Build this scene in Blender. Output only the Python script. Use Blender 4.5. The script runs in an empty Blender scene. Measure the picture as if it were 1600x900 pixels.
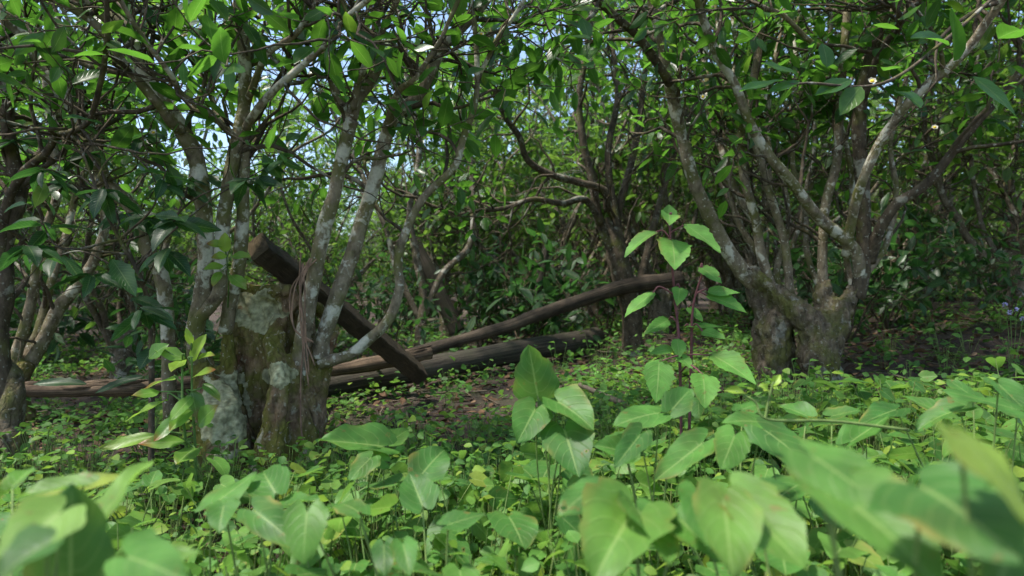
import bpy, math
import numpy as np
from mathutils import Vector, Matrix

# ------------------------------------------------------------------ camera
sc = bpy.context.scene
COL = sc.collection
CAM = np.array([0.0, 0.0, 0.42])
FPX = 1062.0
PITCH = math.atan(30.0 / FPX)
cam = bpy.data.cameras.new('camera')
cam.sensor_width = 36.0
cam.lens = FPX / 1600.0 * 36.0
cam.clip_start = 0.02
cam.clip_end = 500
cam.dof.use_dof = True
cam.dof.focus_distance = 1.75
cam.dof.aperture_fstop = 4.5
camo = bpy.data.objects.new('camera', cam)
camo.location = CAM
camo.rotation_euler = (math.radians(90) + PITCH, 0, 0)
COL.objects.link(camo)
sc.camera = camo

# ------------------------------------------------------------------ world and sun
SUN_EL, SUN_AZ = 66.0, -112.0       # degrees; azimuth from +Y towards +X
w = bpy.data.worlds.new('World')
sc.world = w
w.use_nodes = True
nt = w.node_tree
bg = nt.nodes['Background']
sky = nt.nodes.new('ShaderNodeTexSky')
sky.sky_type = 'NISHITA'
sky.sun_disc = False
sky.sun_elevation = math.radians(SUN_EL)
sky.sun_rotation = math.radians(SUN_AZ)
sky.air_density = 1.0
sky.dust_density = 1.2
nt.links.new(sky.outputs[0], bg.inputs[0])
bg.inputs[1].default_value = 0.14
sun = bpy.data.lights.new('sun', 'SUN')
sun.energy = 3.6
sun.angle = math.radians(6.0)
sun.color = (1.0, 0.95, 0.86)
suno = bpy.data.objects.new('sun', sun)
az, el = math.radians(SUN_AZ), math.radians(SUN_EL)
sdir = Vector((math.sin(az) * math.cos(el), math.cos(az) * math.cos(el), math.sin(el)))
suno.rotation_euler = sdir.to_track_quat('Z', 'Y').to_euler()
suno.location = (0, 0, 8)
COL.objects.link(suno)
sc.view_settings.view_transform = 'Standard'
sc.view_settings.look = 'None'
sc.view_settings.gamma = 1
sc.view_settings.exposure = 1.22
sc.view_settings.use_curve_mapping = False
sc.cycles.use_denoising = True
sc.cycles.max_bounces = 7
sc.cycles.diffuse_bounces = 4
sc.cycles.transmission_bounces = 5
sc.cycles.glossy_bounces = 2
sc.cycles.use_adaptive_sampling = True
sc.cycles.adaptive_threshold = 0.02
sc.cycles.sample_clamp_indirect = 6

# ------------------------------------------------------------------ helpers
def P(px, py, Y):
    """a point in the place: seen towards (px, py), at distance Y in front"""
    dx = (px - 800.0) / FPX
    dz = (450.0 - py) / FPX
    c, s = math.cos(PITCH), math.sin(PITCH)
    vy = c - dz * s
    vz = s + dz * c
    return CAM + np.array([dx, vy, vz]) * (Y / vy)

def PX(p):
    """pixel of an array of points (n,3)"""
    q = np.asarray(p) - CAM
    c, s = math.cos(PITCH), math.sin(PITCH)
    f = q[:, 1] * c + q[:, 2] * s
    u = -q[:, 1] * s + q[:, 2] * c
    return 800 + FPX * q[:, 0] / f, 450 - FPX * u / f

def hash3(i, j, k, seed):
    n = (i * 374761393 + j * 668265263 + k * 2147483647 + seed * 1274126177) & 0xffffffff
    n = ((n ^ (n >> 13)) * 1274126177) & 0xffffffff
    n = ((n ^ (n >> 16)) * 2246822519) & 0xffffffff
    return ((n ^ (n >> 15)) & 0xffffff) / float(0xffffff)

def vnoise(p, scale=1.0, seed=0):
    p = np.asarray(p, dtype=np.float64) * scale
    i = np.floor(p).astype(np.int64)
    f = p - i
    f = f * f * (3 - 2 * f)
    r = 0
    for a in (0, 1):
        wa = f[:, 0] if a else 1 - f[:, 0]
        for b in (0, 1):
            wb = f[:, 1] if b else 1 - f[:, 1]
            for c in (0, 1):
                wc = f[:, 2] if c else 1 - f[:, 2]
                r = r + wa * wb * wc * hash3(i[:, 0] + a, i[:, 1] + b, i[:, 2] + c, seed)
    return r * 2 - 1

def fbm(p, scale, seed=0, oct=3):
    r = 0; a = 1.0; t = 0
    for o in range(oct):
        r = r + a * vnoise(p, scale * 2 ** o, seed + o * 17); t += a; a *= 0.5
    return r / t

def G(x, y):
    """height of the ground"""
    x = np.atleast_1d(np.asarray(x, float)); y = np.atleast_1d(np.asarray(y, float))
    yy = np.where(y > 4.5, 4.5 + 2.2 * np.tanh((y - 4.5) / 2.2), y)
    yy = np.where(y < 0.4, 0.4 + 0.8 * np.tanh((y - 0.4) / 0.8), yy)
    xx = 5 * np.tanh(x / 5)
    z = -0.14 + 0.045 * xx + 0.065 * yy
    z = z + 3.4 * (0.5 + 0.5 * np.tanh((y - 21) / 4.5)) - 3.4 * (0.5 + 0.5 * np.tanh(-21 / 4.5))
    z = z + 0.09 * np.exp(-(((x - 2.5) / .8) ** 2 + ((y - 3.3) / .35) ** 2))
    z = z + 0.20 * np.exp(-(((x - 2.9) / 1.0) ** 2 + ((y - 4.3) / 1.2) ** 2))
    pp = np.stack([x, y, np.zeros_like(x)], 1)
    z = z + 0.035 * fbm(pp, 1.3, 3) + 0.012 * fbm(pp, 6.0, 9)
    return z

def g1(x, y):
    return float(G(x, y)[0])

def norm(v):
    v = np.asarray(v, float)
    return v / (np.linalg.norm(v, axis=-1, keepdims=True) + 1e-12)

class MB:
    """collects faces; build() links them as one mesh object"""
    def __init__(s):
        s.v = []; s.f4 = []; s.var = []; s.uv = []; s.mi = []; s.n = 0
    def add(s, verts, faces, var=None, uv=None, mi=0):
        verts = np.asarray(verts, float); faces = np.asarray(faces, np.int64)
        s.v.append(verts); s.f4.append(faces + s.n)
        k = len(verts)
        s.var.append(np.full(k, 0.5) if var is None else (np.full(k, var) if np.isscalar(var) else var))
        s.uv.append(np.zeros((k, 2)) if uv is None else uv)
        s.mi.append(np.full(len(faces), mi, np.int32))
        s.n += k
    def build(s, name, mats, parent=None, smooth=True):
        if not s.v: s.add(np.zeros((4, 3)), [[0, 1, 2, 3]])
        v = np.concatenate(s.v); f = np.concatenate(s.f4)
        off = np.zeros(3)
        if parent is not None: off = np.array(parent['_o'])
        me = bpy.data.meshes.new(name)
        me.vertices.add(len(v)); me.vertices.foreach_set('co', (v - off).astype(np.float32).ravel())
        # a quad whose last index repeats is a triangle
        tri = f[:, 3] == f[:, 2]
        cnt = np.where(tri, 3, 4)
        starts = np.concatenate([[0], np.cumsum(cnt)[:-1]])
        mask = np.ones(f.shape, bool); mask[tri, 3] = False
        loops = f[mask]
        me.loops.add(len(loops)); me.loops.foreach_set('vertex_index', loops.astype(np.int32))
        me.polygons.add(len(f)); me.polygons.foreach_set('loop_start', starts.astype(np.int32))
        me.polygons.foreach_set('use_smooth', np.full(len(f), smooth))
        me.polygons.foreach_set('material_index', np.concatenate(s.mi))
        me.update(calc_edges=True)
        a = me.attributes.new('var', 'FLOAT', 'POINT'); a.data.foreach_set('value', np.concatenate(s.var).astype(np.float32))
        uvl = me.uv_layers.new(name='UVMap'); uvl.data.foreach_set('uv', np.concatenate(s.uv)[loops].astype(np.float32).ravel())
        for m in (mats if isinstance(mats, (list, tuple)) else [mats]): me.materials.append(m)
        o = bpy.data.objects.new(name, me); COL.objects.link(o)
        if parent is not None: o.parent = parent
        return o

ORIG = {}
def thing(name, label, cat, loc=(0, 0, 0), group=None, kind=None):
    o = bpy.data.objects.new(name, None); COL.objects.link(o)
    o.location = [float(c) for c in loc]; o.empty_display_size = 0.1
    o['_o'] = [float(c) for c in loc]
    o['label'] = label; o['category'] = cat
    if group: o['group'] = group
    if kind: o['kind'] = kind
    return o

def tag(o, label, cat, group=None, kind=None):
    if label: o['label'] = label
    if cat: o['category'] = cat
    if group: o['group'] = group
    if kind: o['kind'] = kind
    return o

def dup(root, kids, loc, rz, s, label, group, sz=1.0):
    r = root.copy(); COL.objects.link(r)
    r.location = loc; r.rotation_euler = (0, 0, rz); r.scale = (s, s, s * sz)
    r['label'] = label
    if group: r['group'] = group
    for ch, gk in kids:
        c = ch.copy(); COL.objects.link(c); c.parent = r
        for g in gk:
            d = g.copy(); COL.objects.link(d); d.parent = c
    return r

def catmull(pts, per=8):
    pts = np.asarray(pts, float)
    if len(pts) < 3:
        t = np.linspace(0, 1, per * (len(pts) - 1) + 1)[:, None]
        return pts[0] * (1 - t) + pts[-1] * t
    ext = np.vstack([2 * pts[0] - pts[1], pts, 2 * pts[-1] - pts[-2]])
    out = []
    for i in range(1, len(ext) - 2):
        p0, p1, p2, p3 = ext[i - 1], ext[i], ext[i + 1], ext[i + 2]
        t = np.linspace(0, 1, per, endpoint=False)[:, None]
        out.append(0.5 * ((2 * p1) + (-p0 + p2) * t + (2 * p0 - 5 * p1 + 4 * p2 - p3) * t ** 2 + (-p0 + 3 * p1 - 3 * p2 + p3) * t ** 3))
    out.append(ext[-2][None])
    return np.vstack(out)

def tube(mb, path, rad, sides=8, lump=0.0, seed=0, cap=True, var=0.5, mi=0):
    """path (n,3), rad (n,)"""
    path = np.asarray(path, float); n = len(path)
    rad = np.asarray(rad, float)
    T = norm(np.gradient(path, axis=0))
    ref = np.array([0.31, 0.2, 0.93]) if abs(T[0] @ np.array([0.31, 0.2, 0.93])) < 0.9 else np.array([1.0, 0, 0])
    U = np.zeros((n, 3)); u = ref - (ref @ T[0]) * T[0]; u = u / np.linalg.norm(u)
    for i in range(n):
        u = u - (u @ T[i]) * T[i]; u = u / (np.linalg.norm(u) + 1e-9); U[i] = u
    V = np.cross(T, U)
    a = np.linspace(0, 2 * np.pi, sides, endpoint=False)
    ring = U[:, None, :] * np.cos(a)[None, :, None] + V[:, None, :] * np.sin(a)[None, :, None]
    r = rad[:, None, None] * np.ones((n, sides, 1))
    if lump > 0:
        q = (path[:, None, :] + ring * rad[:, None, None]).reshape(-1, 3)
        nz = fbm(q, 0.35 / max(rad.mean(), 1e-4), seed, 3).reshape(n, sides, 1)
        r = r * (1 + lump * nz)
    v = (path[:, None, :] + ring * r).reshape(-1, 3)
    i = np.arange(n - 1)[:, None] * sides; j = np.arange(sides)[None, :]; k = (j + 1) % sides
    f = np.stack([i + j, i + k, i + sides + k, i + sides + j], -1).reshape(-1, 4)
    uu = np.stack([np.tile(a / 6.2832, n), np.repeat(np.arange(n) / n, sides)], 1)
    if cap:
        c0 = len(v); v = np.vstack([v, path[0], path[-1]])
        jj = np.arange(sides); kk = (jj + 1) % sides
        f = np.vstack([f, np.stack([kk, jj, np.full(sides, c0), np.full(sides, c0)], 1),
                       np.stack([(n - 1) * sides + jj, (n - 1) * sides + kk, np.full(sides, c0 + 1), np.full(sides, c0 + 1)], 1)])
        uu = np.vstack([uu, [[0, 0], [0, 1]]])
    mb.add(v, f, var, uu, mi)

# leaf outlines: half width as a function of t along the blade
def prof(kind, t):
    if kind == 'tea':     return np.maximum(0.03, np.sin(np.pi * t ** 0.85) ** 0.8)
    if kind == 'lance':   return np.maximum(0.02, np.sin(np.pi * t ** 0.9) ** 1.1)
    if kind == 'heart':   return (1 - t) ** 0.82 * (1 + 0.95 * t) * np.minimum(1, 0.74 + 2.0 * t)
    if kind == 'ovate':   return np.maximum(0.02, np.clip(np.sin(np.pi * np.clip(t, 0, 1) ** 0.62), 0, 1) ** 0.85)
    if kind == 'round':   return np.maximum(0.04, np.sin(np.pi * t ** 0.75) ** 0.6)

def leaves(mb, kind, base, D, N, L, W, rng, rows=4, cols=3, fold=0.25, curl=0.25, wave=0.0, serr=0.0, lobe=0.0, var=None, mi=0, yjit=None):
    """n leaf blades at once: base, direction, normal, length, full width (arrays)"""
    base = np.atleast_2d(base).astype(float); n = len(base)
    D = norm(np.broadcast_to(D, (n, 3))); N = np.broadcast_to(N, (n, 3)).astype(float)
    N = norm(N - (N * D).sum(1, keepdims=True) * D)
    S = np.cross(D, N)
    L = np.broadcast_to(L, (n,)).astype(float); W = np.broadcast_to(W, (n,)).astype(float)
    t = np.linspace(0, 1, rows); u = np.linspace(-1, 1, cols)
    TT, UU = np.meshgrid(t, u, indexing='ij')
    TT = TT.ravel(); UU = UU.ravel()
    pw = prof(kind, TT)
    se = 0
    if serr > 0: se = serr * (np.arange(rows) % 2)[:, None] * np.ones((1, cols)); se = se.ravel() * (np.abs(UU) > 0.99)
    x = UU * (pw - se * pw) * 0.5
    if rows > 8: x = x * (1 + np.repeat(rng.normal(0, .045, rows), cols))
    back = lobe * np.sin(np.pi * 0.87 * np.abs(UU) ** 0.85) * (1 - TT) ** 2.5
    y = TT - back
    fo = np.broadcast_to(fold, (n,))[:, None]; cu = np.broadcast_to(curl, (n,))[:, None]
    z = fo * np.abs(x)[None, :] * (W / L)[:, None] - cu * (TT ** 2)[None, :] * 0.6
    if wave > 0:
        ph = rng.uniform(0, 6.28, (n, 1)); fr = rng.uniform(5, 10, (n, 1))
        z = z + wave * np.sin(TT[None] * fr + ph + UU[None] * 1.3) * np.abs(UU)[None] ** 1.5
    yy = y[None, :] * (1 - 0.25 * np.abs(cu) * TT[None, :])
    v = (base[:, None, :] + S[:, None, :] * (x[None, :, None] * W[:, None, None])
         + D[:, None, :] * (yy[..., None] * L[:, None, None]) + N[:, None, :] * (z[..., None] * L[:, None, None]))
    k = rows * cols
    i = np.arange(rows - 1)[:, None] * cols; j = np.arange(cols - 1)[None, :]
    f = np.stack([i + j, i + j + 1, i + cols + j + 1, i + cols + j], -1).reshape(-1, 4)
    F = (f[None] + (np.arange(n) * k)[:, None, None]).reshape(-1, 4)
    if var is None: var = rng.random(n)
    uv = np.tile(np.stack([(UU + 1) / 2, TT], 1), (n, 1))
    mb.add(v.reshape(-1, 3), F, np.repeat(np.broadcast_to(var, (n,)), k), uv, mi)

# ------------------------------------------------------------------ materials
def newmat(name):
    m = bpy.data.materials.new(name); m.use_nodes = True
    t = m.node_tree
    for n in list(t.nodes): t.nodes.remove(n)
    return m, t

def N_(t, typ, **kw):
    n = t.nodes.new(typ)
    for k, v in kw.items():
        if k.startswith('i_'):
            key = k[2:]
            key = int(key) if key.isdigit() else key
            n.inputs[key].default_value = v
        else: setattr(n, k, v)
    return n

def ramp(t, fac, stops, interp='LINEAR'):
    r = t.nodes.new('ShaderNodeValToRGB'); r.color_ramp.interpolation = interp
    el = r.color_ramp.elements
    while len(el) < len(stops): el.new(0.5)
    for e, (p, c) in zip(el, stops):
        e.position = p
        e.color = (c, c, c, 1) if np.isscalar(c) else (*c, 1)
    t.links.new(fac, r.inputs[0])
    return r.outputs[0]

def mixc(t, fac, a, b, typ='MIX'):
    m = t.nodes.new('ShaderNodeMix'); m.data_type = 'RGBA'; m.blend_type = typ
    for sock, val in ((m.inputs['Factor'], fac), (m.inputs['A'], a), (m.inputs['B'], b)):
        pass
    def setin(idx, val):
        if isinstance(val, (int, float)): m.inputs[idx].default_value = val if idx == 0 else (val, val, val, 1)
        elif isinstance(val, tuple): m.inputs[idx].default_value = (*val, 1)
        else: t.links.new(val, m.inputs[idx])
    setin(0, fac); setin(6, a); setin(7, b)
    return m.outputs[2]

def math_(t, op, a, b=None, c=None, clamp=False):
    m = t.nodes.new('ShaderNodeMath'); m.operation = op; m.use_clamp = clamp
    for i, v in enumerate((a, b, c)):
        if v is None: continue
        if isinstance(v, (int, float)): m.inputs[i].default_value = v
        else: t.links.new(v, m.inputs[i])
    return m.outputs[0]

def leafmat(name, stops, trans, tfac=0.38, rough=0.38, spec=0.5, vein=(0.5, 0.10), blot=None, nveins=7, bump=0.25, tip=None, blot_amt=0.0):
    m, t = newmat(name)
    at = N_(t, 'ShaderNodeAttribute', attribute_name='var')
    uv = N_(t, 'ShaderNodeUVMap', uv_map='UVMap')
    sep = N_(t, 'ShaderNodeSeparateXYZ'); t.links.new(uv.outputs[0], sep.inputs[0])
    geo = N_(t, 'ShaderNodeTexCoord')
    col = ramp(t, at.outputs['Fac'], stops)
    # mottling
    nz = N_(t, 'ShaderNodeTexNoise', i_Scale=28.0, i_Detail=4.0); t.links.new(geo.outputs['Object'], nz.inputs[0])
    mot = ramp(t, nz.outputs[0], [(0.3, 0.68), (0.7, 1.3)])
    col = mixc(t, 1.0, col, mot, 'MULTIPLY')
    # veins
    ax = math_(t, 'ABSOLUTE', math_(t, 'SUBTRACT', sep.outputs[0], 0.5))
    mid = math_(t, 'LESS_THAN', ax, 0.022)
    lat = math_(t, 'FRACT', math_(t, 'SUBTRACT', math_(t, 'MULTIPLY', sep.outputs[1], float(nveins)), math_(t, 'MULTIPLY', ax, 4.5)))
    latd = math_(t, 'ABSOLUTE', math_(t, 'SUBTRACT', lat, 0.5))
    latm = math_(t, 'MULTIPLY', math_(t, 'SUBTRACT', 1.0, math_(t, 'DIVIDE', latd, 0.09), clamp=True), 1.0, clamp=True)
    vm = math_(t, 'MAXIMUM', math_(t, 'MULTIPLY', mid, vein[0]), math_(t, 'MULTIPLY', latm, vein[1]))
    veincol = mixc(t, 0.5, col, (0.32, 0.42, 0.14))
    col = mixc(t, vm, col, veincol)
    if tip is not None:
        tf = math_(t, 'MULTIPLY', math_(t, 'SUBTRACT', sep.outputs[1], 0.55), 2.2, clamp=True)
        n2 = N_(t, 'ShaderNodeTexNoise', i_Scale=9.0); t.links.new(geo.outputs['Object'], n2.inputs[0])
        tf = math_(t, 'MULTIPLY', tf, ramp(t, n2.outputs[0], [(0.5, 0.0), (0.62, 1.0)]))
        col = mixc(t, tf, col, tip)
    if blot_amt > 0:
        n3 = N_(t, 'ShaderNodeTexNoise', i_Scale=60.0, i_Detail=3.0); t.links.new(geo.outputs['Object'], n3.inputs[0])
        bf = math_(t, 'MULTIPLY', ramp(t, n3.outputs[0], [(0.66, 0.0), (0.70, 1.0)]), blot_amt)
        col = mixc(t, bf, col, blot or (0.16, 0.10, 0.03))
        ed = math_(t, 'MULTIPLY', math_(t, 'SUBTRACT', ax, 0.36), 7.0, clamp=True)
        n4 = N_(t, 'ShaderNodeTexNoise', i_Scale=16.0, i_Detail=4.0); t.links.new(geo.outputs['Object'], n4.inputs[0])
        col = mixc(t, math_(t, 'MULTIPLY', math_(t, 'ADD', ed, 0.12), ramp(t, n4.outputs[0], [(0.52, 0.0), (0.68, 0.85)])), col, (0.24, 0.20, 0.05))
    pr = N_(t, 'ShaderNodeBsdfPrincipled', i_Roughness=rough)
    pr.inputs['Specular IOR Level'].default_value = spec * 0.85
    t.links.new(col, pr.inputs['Base Color'])
    hs = mixc(t, 0.55, mixc(t, 1.0, col, 2.6, 'MULTIPLY'), trans)
    tr = N_(t, 'ShaderNodeBsdfTranslucent'); t.links.new(hs, tr.inputs[0])
    bh = math_(t, 'ADD', math_(t, 'MULTIPLY', math_(t, 'MAXIMUM', mid, latm), 0.6), math_(t, 'MULTIPLY', nz.outputs[0], 0.6))
    bp = N_(t, 'ShaderNodeBump', i_Strength=bump, i_Distance=0.002); t.links.new(bh, bp.inputs['Height'])
    t.links.new(bp.outputs[0], pr.inputs['Normal'])
    mx = N_(t, 'ShaderNodeMixShader'); mx.inputs[0].default_value = tfac
    t.links.new(pr.outputs[0], mx.inputs[1]); t.links.new(tr.outputs[0], mx.inputs[2])
    fin = mx.outputs[0]
    if blot_amt > 0:
        tp = N_(t, 'ShaderNodeBsdfTransparent'); m3 = N_(t, 'ShaderNodeMixShader')
        t.links.new(math_(t, 'GREATER_THAN', n3.outputs[0], 0.725), m3.inputs[0]); t.links.new(fin, m3.inputs[1]); t.links.new(tp.outputs[0], m3.inputs[2]); fin = m3.outputs[0]
    out = N_(t, 'ShaderNodeOutputMaterial'); t.links.new(fin, out.inputs[0])
    return m

def barkmat(name, dark, light, lichen=(0.60, 0.57, 0.46), lich=0.60, moss=(0.115, 0.12, 0.03), mossf=0.55, scale=1.0, bump=0.6, red=None):
    m, t = newmat(name)
    tc = N_(t, 'ShaderNodeTexCoord'); mp = N_(t, 'ShaderNodeMapping'); t.links.new(tc.outputs['Object'], mp.inputs[0])
    mp.inputs['Scale'].default_value = (scale, scale, scale * 0.55)
    n1 = N_(t, 'ShaderNodeTexNoise', i_Scale=38.0, i_Detail=8.0, i_Roughness=0.65); t.links.new(mp.outputs[0], n1.inputs[0])
    col = ramp(t, n1.outputs[0], [(0.3, dark), (0.7, light)])
    n2 = N_(t, 'ShaderNodeTexNoise', i_Scale=7.0, i_Detail=3.0); t.links.new(tc.outputs['Object'], n2.inputs[0])
    if red: 
        col = mixc(t, ramp(t, n2.outputs[0], [(0.52, 0.0), (0.62, 0.8)]), col, red)
    n4 = N_(t, 'ShaderNodeTexNoise', i_Scale=9.0 * scale, i_Detail=5.0, i_Roughness=0.6); t.links.new(tc.outputs['Object'], n4.inputs[0])
    mo = ramp(t, n4.outputs[0], [(1 - mossf - 0.04, 0.0), (1 - mossf + 0.12, 0.85)])
    col = mixc(t, mo, col, moss)
    # crusts: rounded pale patches
    nd = N_(t, 'ShaderNodeTexNoise', i_Scale=30.0, i_Detail=3.0); t.links.new(tc.outputs['Object'], nd.inputs[0])
    wv = mixc(t, 0.035, tc.outputs['Object'], nd.outputs['Color'], 'ADD')
    n3 = N_(t, 'ShaderNodeTexNoise', i_Scale=15.0 * scale, i_Detail=4.0, i_Roughness=0.6); t.links.new(wv, n3.inputs[0])
    ng = N_(t, 'ShaderNodeTexNoise', i_Scale=3.1, i_Detail=2.0); t.links.new(tc.outputs['Object'], ng.inputs[0])
    lsum = math_(t, 'ADD', n3.outputs[0], math_(t, 'MULTIPLY', math_(t, 'SUBTRACT', ng.outputs[0], 0.5), 0.55))
    lsum = math_(t, 'ADD', lsum, math_(t, 'MULTIPLY', math_(t, 'SUBTRACT', nd.outputs[0], 0.5), 0.12))
    li = ramp(t, lsum, [(lich - 0.02, 0.0), (lich + 0.05, 0.92)])
    n5 = N_(t, 'ShaderNodeTexNoise', i_Scale=110.0, i_Detail=4.0); t.links.new(tc.outputs['Object'], n5.inputs[0])
    lcol = mixc(t, ramp(t, n5.outputs[0], [(0.3, 0.0), (0.7, 1.0)]), tuple(c * 0.72 for c in lichen), lichen)
    col = mixc(t, li, col, lcol)
    # small specks
    vo = N_(t, 'ShaderNodeTexNoise', i_Scale=85.0 * scale, i_Detail=1.0); t.links.new(tc.outputs['Object'], vo.inputs[0])
    sp = ramp(t, vo.outputs[0], [(0.66, 0.0), (0.70, 0.8)])
    col = mixc(t, sp, col, tuple(c * 0.8 for c in lichen))
    pr = N_(t, 'ShaderNodeBsdfPrincipled', i_Roughness=0.88); pr.inputs['Specular IOR Level'].default_value = 0.2
    t.links.new(col, pr.inputs['Base Color'])
    h = math_(t, 'ADD', math_(t, 'MULTIPLY', n1.outputs[0], 1.0), math_(t, 'MULTIPLY', li, 0.25))
    h = math_(t, 'ADD', h, math_(t, 'MULTIPLY', n5.outputs[0], 0.5))
    mc = N_(t, 'ShaderNodeMapping'); t.links.new(wv, mc.inputs[0]); mc.inputs['Scale'].default_value = (1, 1, 0.32)
    vc = N_(t, 'ShaderNodeTexVoronoi', feature='DISTANCE_TO_EDGE', i_Scale=42.0); t.links.new(mc.outputs[0], vc.inputs[0])
    ck = ramp(t, vc.outputs['Distance'], [(0.0, 0.0), (0.16, 1.0)])
    h = math_(t, 'ADD', h, math_(t, 'MULTIPLY', ck, 0.28 if bump > 0.9 else 0.15))
    if bump > 0.9:
        cc = mixc(t, math_(t, 'SUBTRACT', 1.0, ck), (1.0, 1.0, 1.0), (0.80, 0.76, 0.72)); t.links.new(mixc(t, 1.0, col, cc, 'MULTIPLY'), pr.inputs['Base Color'])
    bp = N_(t, 'ShaderNodeBump', i_Strength=bump, i_Distance=0.008); t.links.new(h, bp.inputs['Height'])
    t.links.new(bp.outputs[0], pr.inputs['Normal'])
    out = N_(t, 'ShaderNodeOutputMaterial'); t.links.new(pr.outputs[0], out.inputs[0])
    return m

def woodmat(name, a, b, axis=0, scale=30.0, stretch=12.0, rough=0.8, bump=0.6, spots=None):
    m, t = newmat(name)
    tc = N_(t, 'ShaderNodeUVMap', uv_map='UVMap')
    mp = N_(t, 'ShaderNodeMapping'); t.links.new(tc.outputs[0], mp.inputs[0])
    mp.inputs['Scale'].default_value = (scale / 2.2, scale / (stretch * 1.6), 1)
    n1 = N_(t, 'ShaderNodeTexNoise', i_Scale=3.0, i_Detail=8.0, i_Roughness=0.75); t.links.new(mp.outputs[0], n1.inputs[0])
    col = ramp(t, n1.outputs[0], [(0.40, a), (0.62, b)])
    to = N_(t, 'ShaderNodeTexCoord')
    n2 = N_(t, 'ShaderNodeTexNoise', i_Scale=12.0, i_Detail=5.0); t.links.new(to.outputs['Object'], n2.inputs[0])
    col = mixc(t, ramp(t, n2.outputs[0], [(0.40, 0.0), (0.66, 0.7)]), col, spots or tuple(0.5 * x for x in a))
    n3 = N_(t, 'ShaderNodeTexNoise', i_Scale=90.0, i_Detail=4.0); t.links.new(to.outputs['Object'], n3.inputs[0])
    pr = N_(t, 'ShaderNodeBsdfPrincipled', i_Roughness=rough); pr.inputs['Specular IOR Level'].default_value = 0.3
    t.links.new(col, pr.inputs['Base Color'])
    h = math_(t, 'ADD', n1.outputs[0], math_(t, 'MULTIPLY', n3.outputs[0], 0.3))
    bp = N_(t, 'ShaderNodeBump', i_Strength=bump, i_Distance=0.008); t.links.new(h, bp.inputs['Height'])
    t.links.new(bp.outputs[0], pr.inputs['Normal'])
    out = N_(t, 'ShaderNodeOutputMaterial'); t.links.new(pr.outputs[0], out.inputs[0])
    return m

def plainmat(name, stops, rough=0.8, scale=40.0, trans=0.0, bump=0.3):
    m, t = newmat(name)
    at = N_(t, 'ShaderNodeAttribute', attribute_name='var')
    tc = N_(t, 'ShaderNodeTexCoord')
    n1 = N_(t, 'ShaderNodeTexNoise', i_Scale=scale, i_Detail=6.0); t.links.new(tc.outputs['Object'], n1.inputs[0])
    col = ramp(t, at.outputs['Fac'], stops)
    col = mixc(t, 1.0, col, ramp(t, n1.outputs[0], [(0.3, 0.6), (0.7, 1.3)]), 'MULTIPLY')
    pr = N_(t, 'ShaderNodeBsdfPrincipled', i_Roughness=rough); pr.inputs['Specular IOR Level'].default_value = 0.25
    t.links.new(col, pr.inputs['Base Color'])
    bp = N_(t, 'ShaderNodeBump', i_Strength=bump, i_Distance=0.004); t.links.new(n1.outputs[0], bp.inputs['Height'])
    t.links.new(bp.outputs[0], pr.inputs['Normal'])
    out = N_(t, 'ShaderNodeOutputMaterial')
    if trans > 0:
        tr = N_(t, 'ShaderNodeBsdfTranslucent'); t.links.new(col, tr.inputs[0])
        mx = N_(t, 'ShaderNodeMixShader'); mx.inputs[0].default_value = trans
        t.links.new(pr.outputs[0], mx.inputs[1]); t.links.new(tr.outputs[0], mx.inputs[2]); t.links.new(mx.outputs[0], out.inputs[0])
    else: t.links.new(pr.outputs[0], out.inputs[0])
    return m

M = {}
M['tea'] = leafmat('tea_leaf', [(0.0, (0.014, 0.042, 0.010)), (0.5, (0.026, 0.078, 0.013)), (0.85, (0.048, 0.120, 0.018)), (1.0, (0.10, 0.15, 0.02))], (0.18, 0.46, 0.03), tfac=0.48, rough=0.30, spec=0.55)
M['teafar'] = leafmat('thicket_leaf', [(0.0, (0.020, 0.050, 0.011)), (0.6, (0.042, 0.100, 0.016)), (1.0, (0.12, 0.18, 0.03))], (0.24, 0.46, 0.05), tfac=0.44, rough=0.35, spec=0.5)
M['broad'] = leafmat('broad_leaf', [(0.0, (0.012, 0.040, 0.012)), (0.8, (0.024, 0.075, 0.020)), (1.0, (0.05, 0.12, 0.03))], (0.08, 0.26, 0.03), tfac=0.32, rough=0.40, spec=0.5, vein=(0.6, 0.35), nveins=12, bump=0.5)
M['heart'] = leafmat('vine_leaf', [(0.0, (0.034, 0.105, 0.022)), (0.5, (0.066, 0.170, 0.030)), (0.85, (0.120, 0.225, 0.036)), (1.0, (0.23, 0.26, 0.035))], (0.26, 0.46, 0.06), tfac=0.35, rough=0.5, spec=0.35, vein=(0.7, 0.34), nveins=6, bump=0.35, blot_amt=0.6)
M['nettle'] = leafmat('herb_leaf', [(0.0, (0.065, 0.18, 0.030)), (1.0, (0.12, 0.28, 0.050))], (0.28, 0.54, 0.07), tfac=0.35, rough=0.6, spec=0.35, vein=(0.8, 0.45), nveins=8, bump=0.6, blot_amt=0.5)
M['young'] = leafmat('young_leaf', [(0.0, (0.065, 0.16, 0.03)), (0.7, (0.14, 0.27, 0.035)), (1.0, (0.24, 0.36, 0.04))], (0.34, 0.55, 0.06), tfac=0.38, rough=0.38, vein=(0.8, 0.3), nveins=9, tip=(0.22, 0.035, 0.02))
M['cover'] = leafmat('ground_leaf', [(0.0, (0.036, 0.115, 0.020)), (0.6, (0.075, 0.185, 0.028)), (1.0, (0.21, 0.30, 0.035))], (0.26, 0.46, 0.06), tfac=0.35, rough=0.55, spec=0.4)
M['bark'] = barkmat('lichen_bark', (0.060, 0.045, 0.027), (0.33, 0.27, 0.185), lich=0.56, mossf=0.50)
M['barkd'] = barkmat('dark_bark', (0.026, 0.020, 0.013), (0.135, 0.104, 0.070), lich=0.635, mossf=0.42, lichen=(0.31, 0.30, 0.24))
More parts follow.
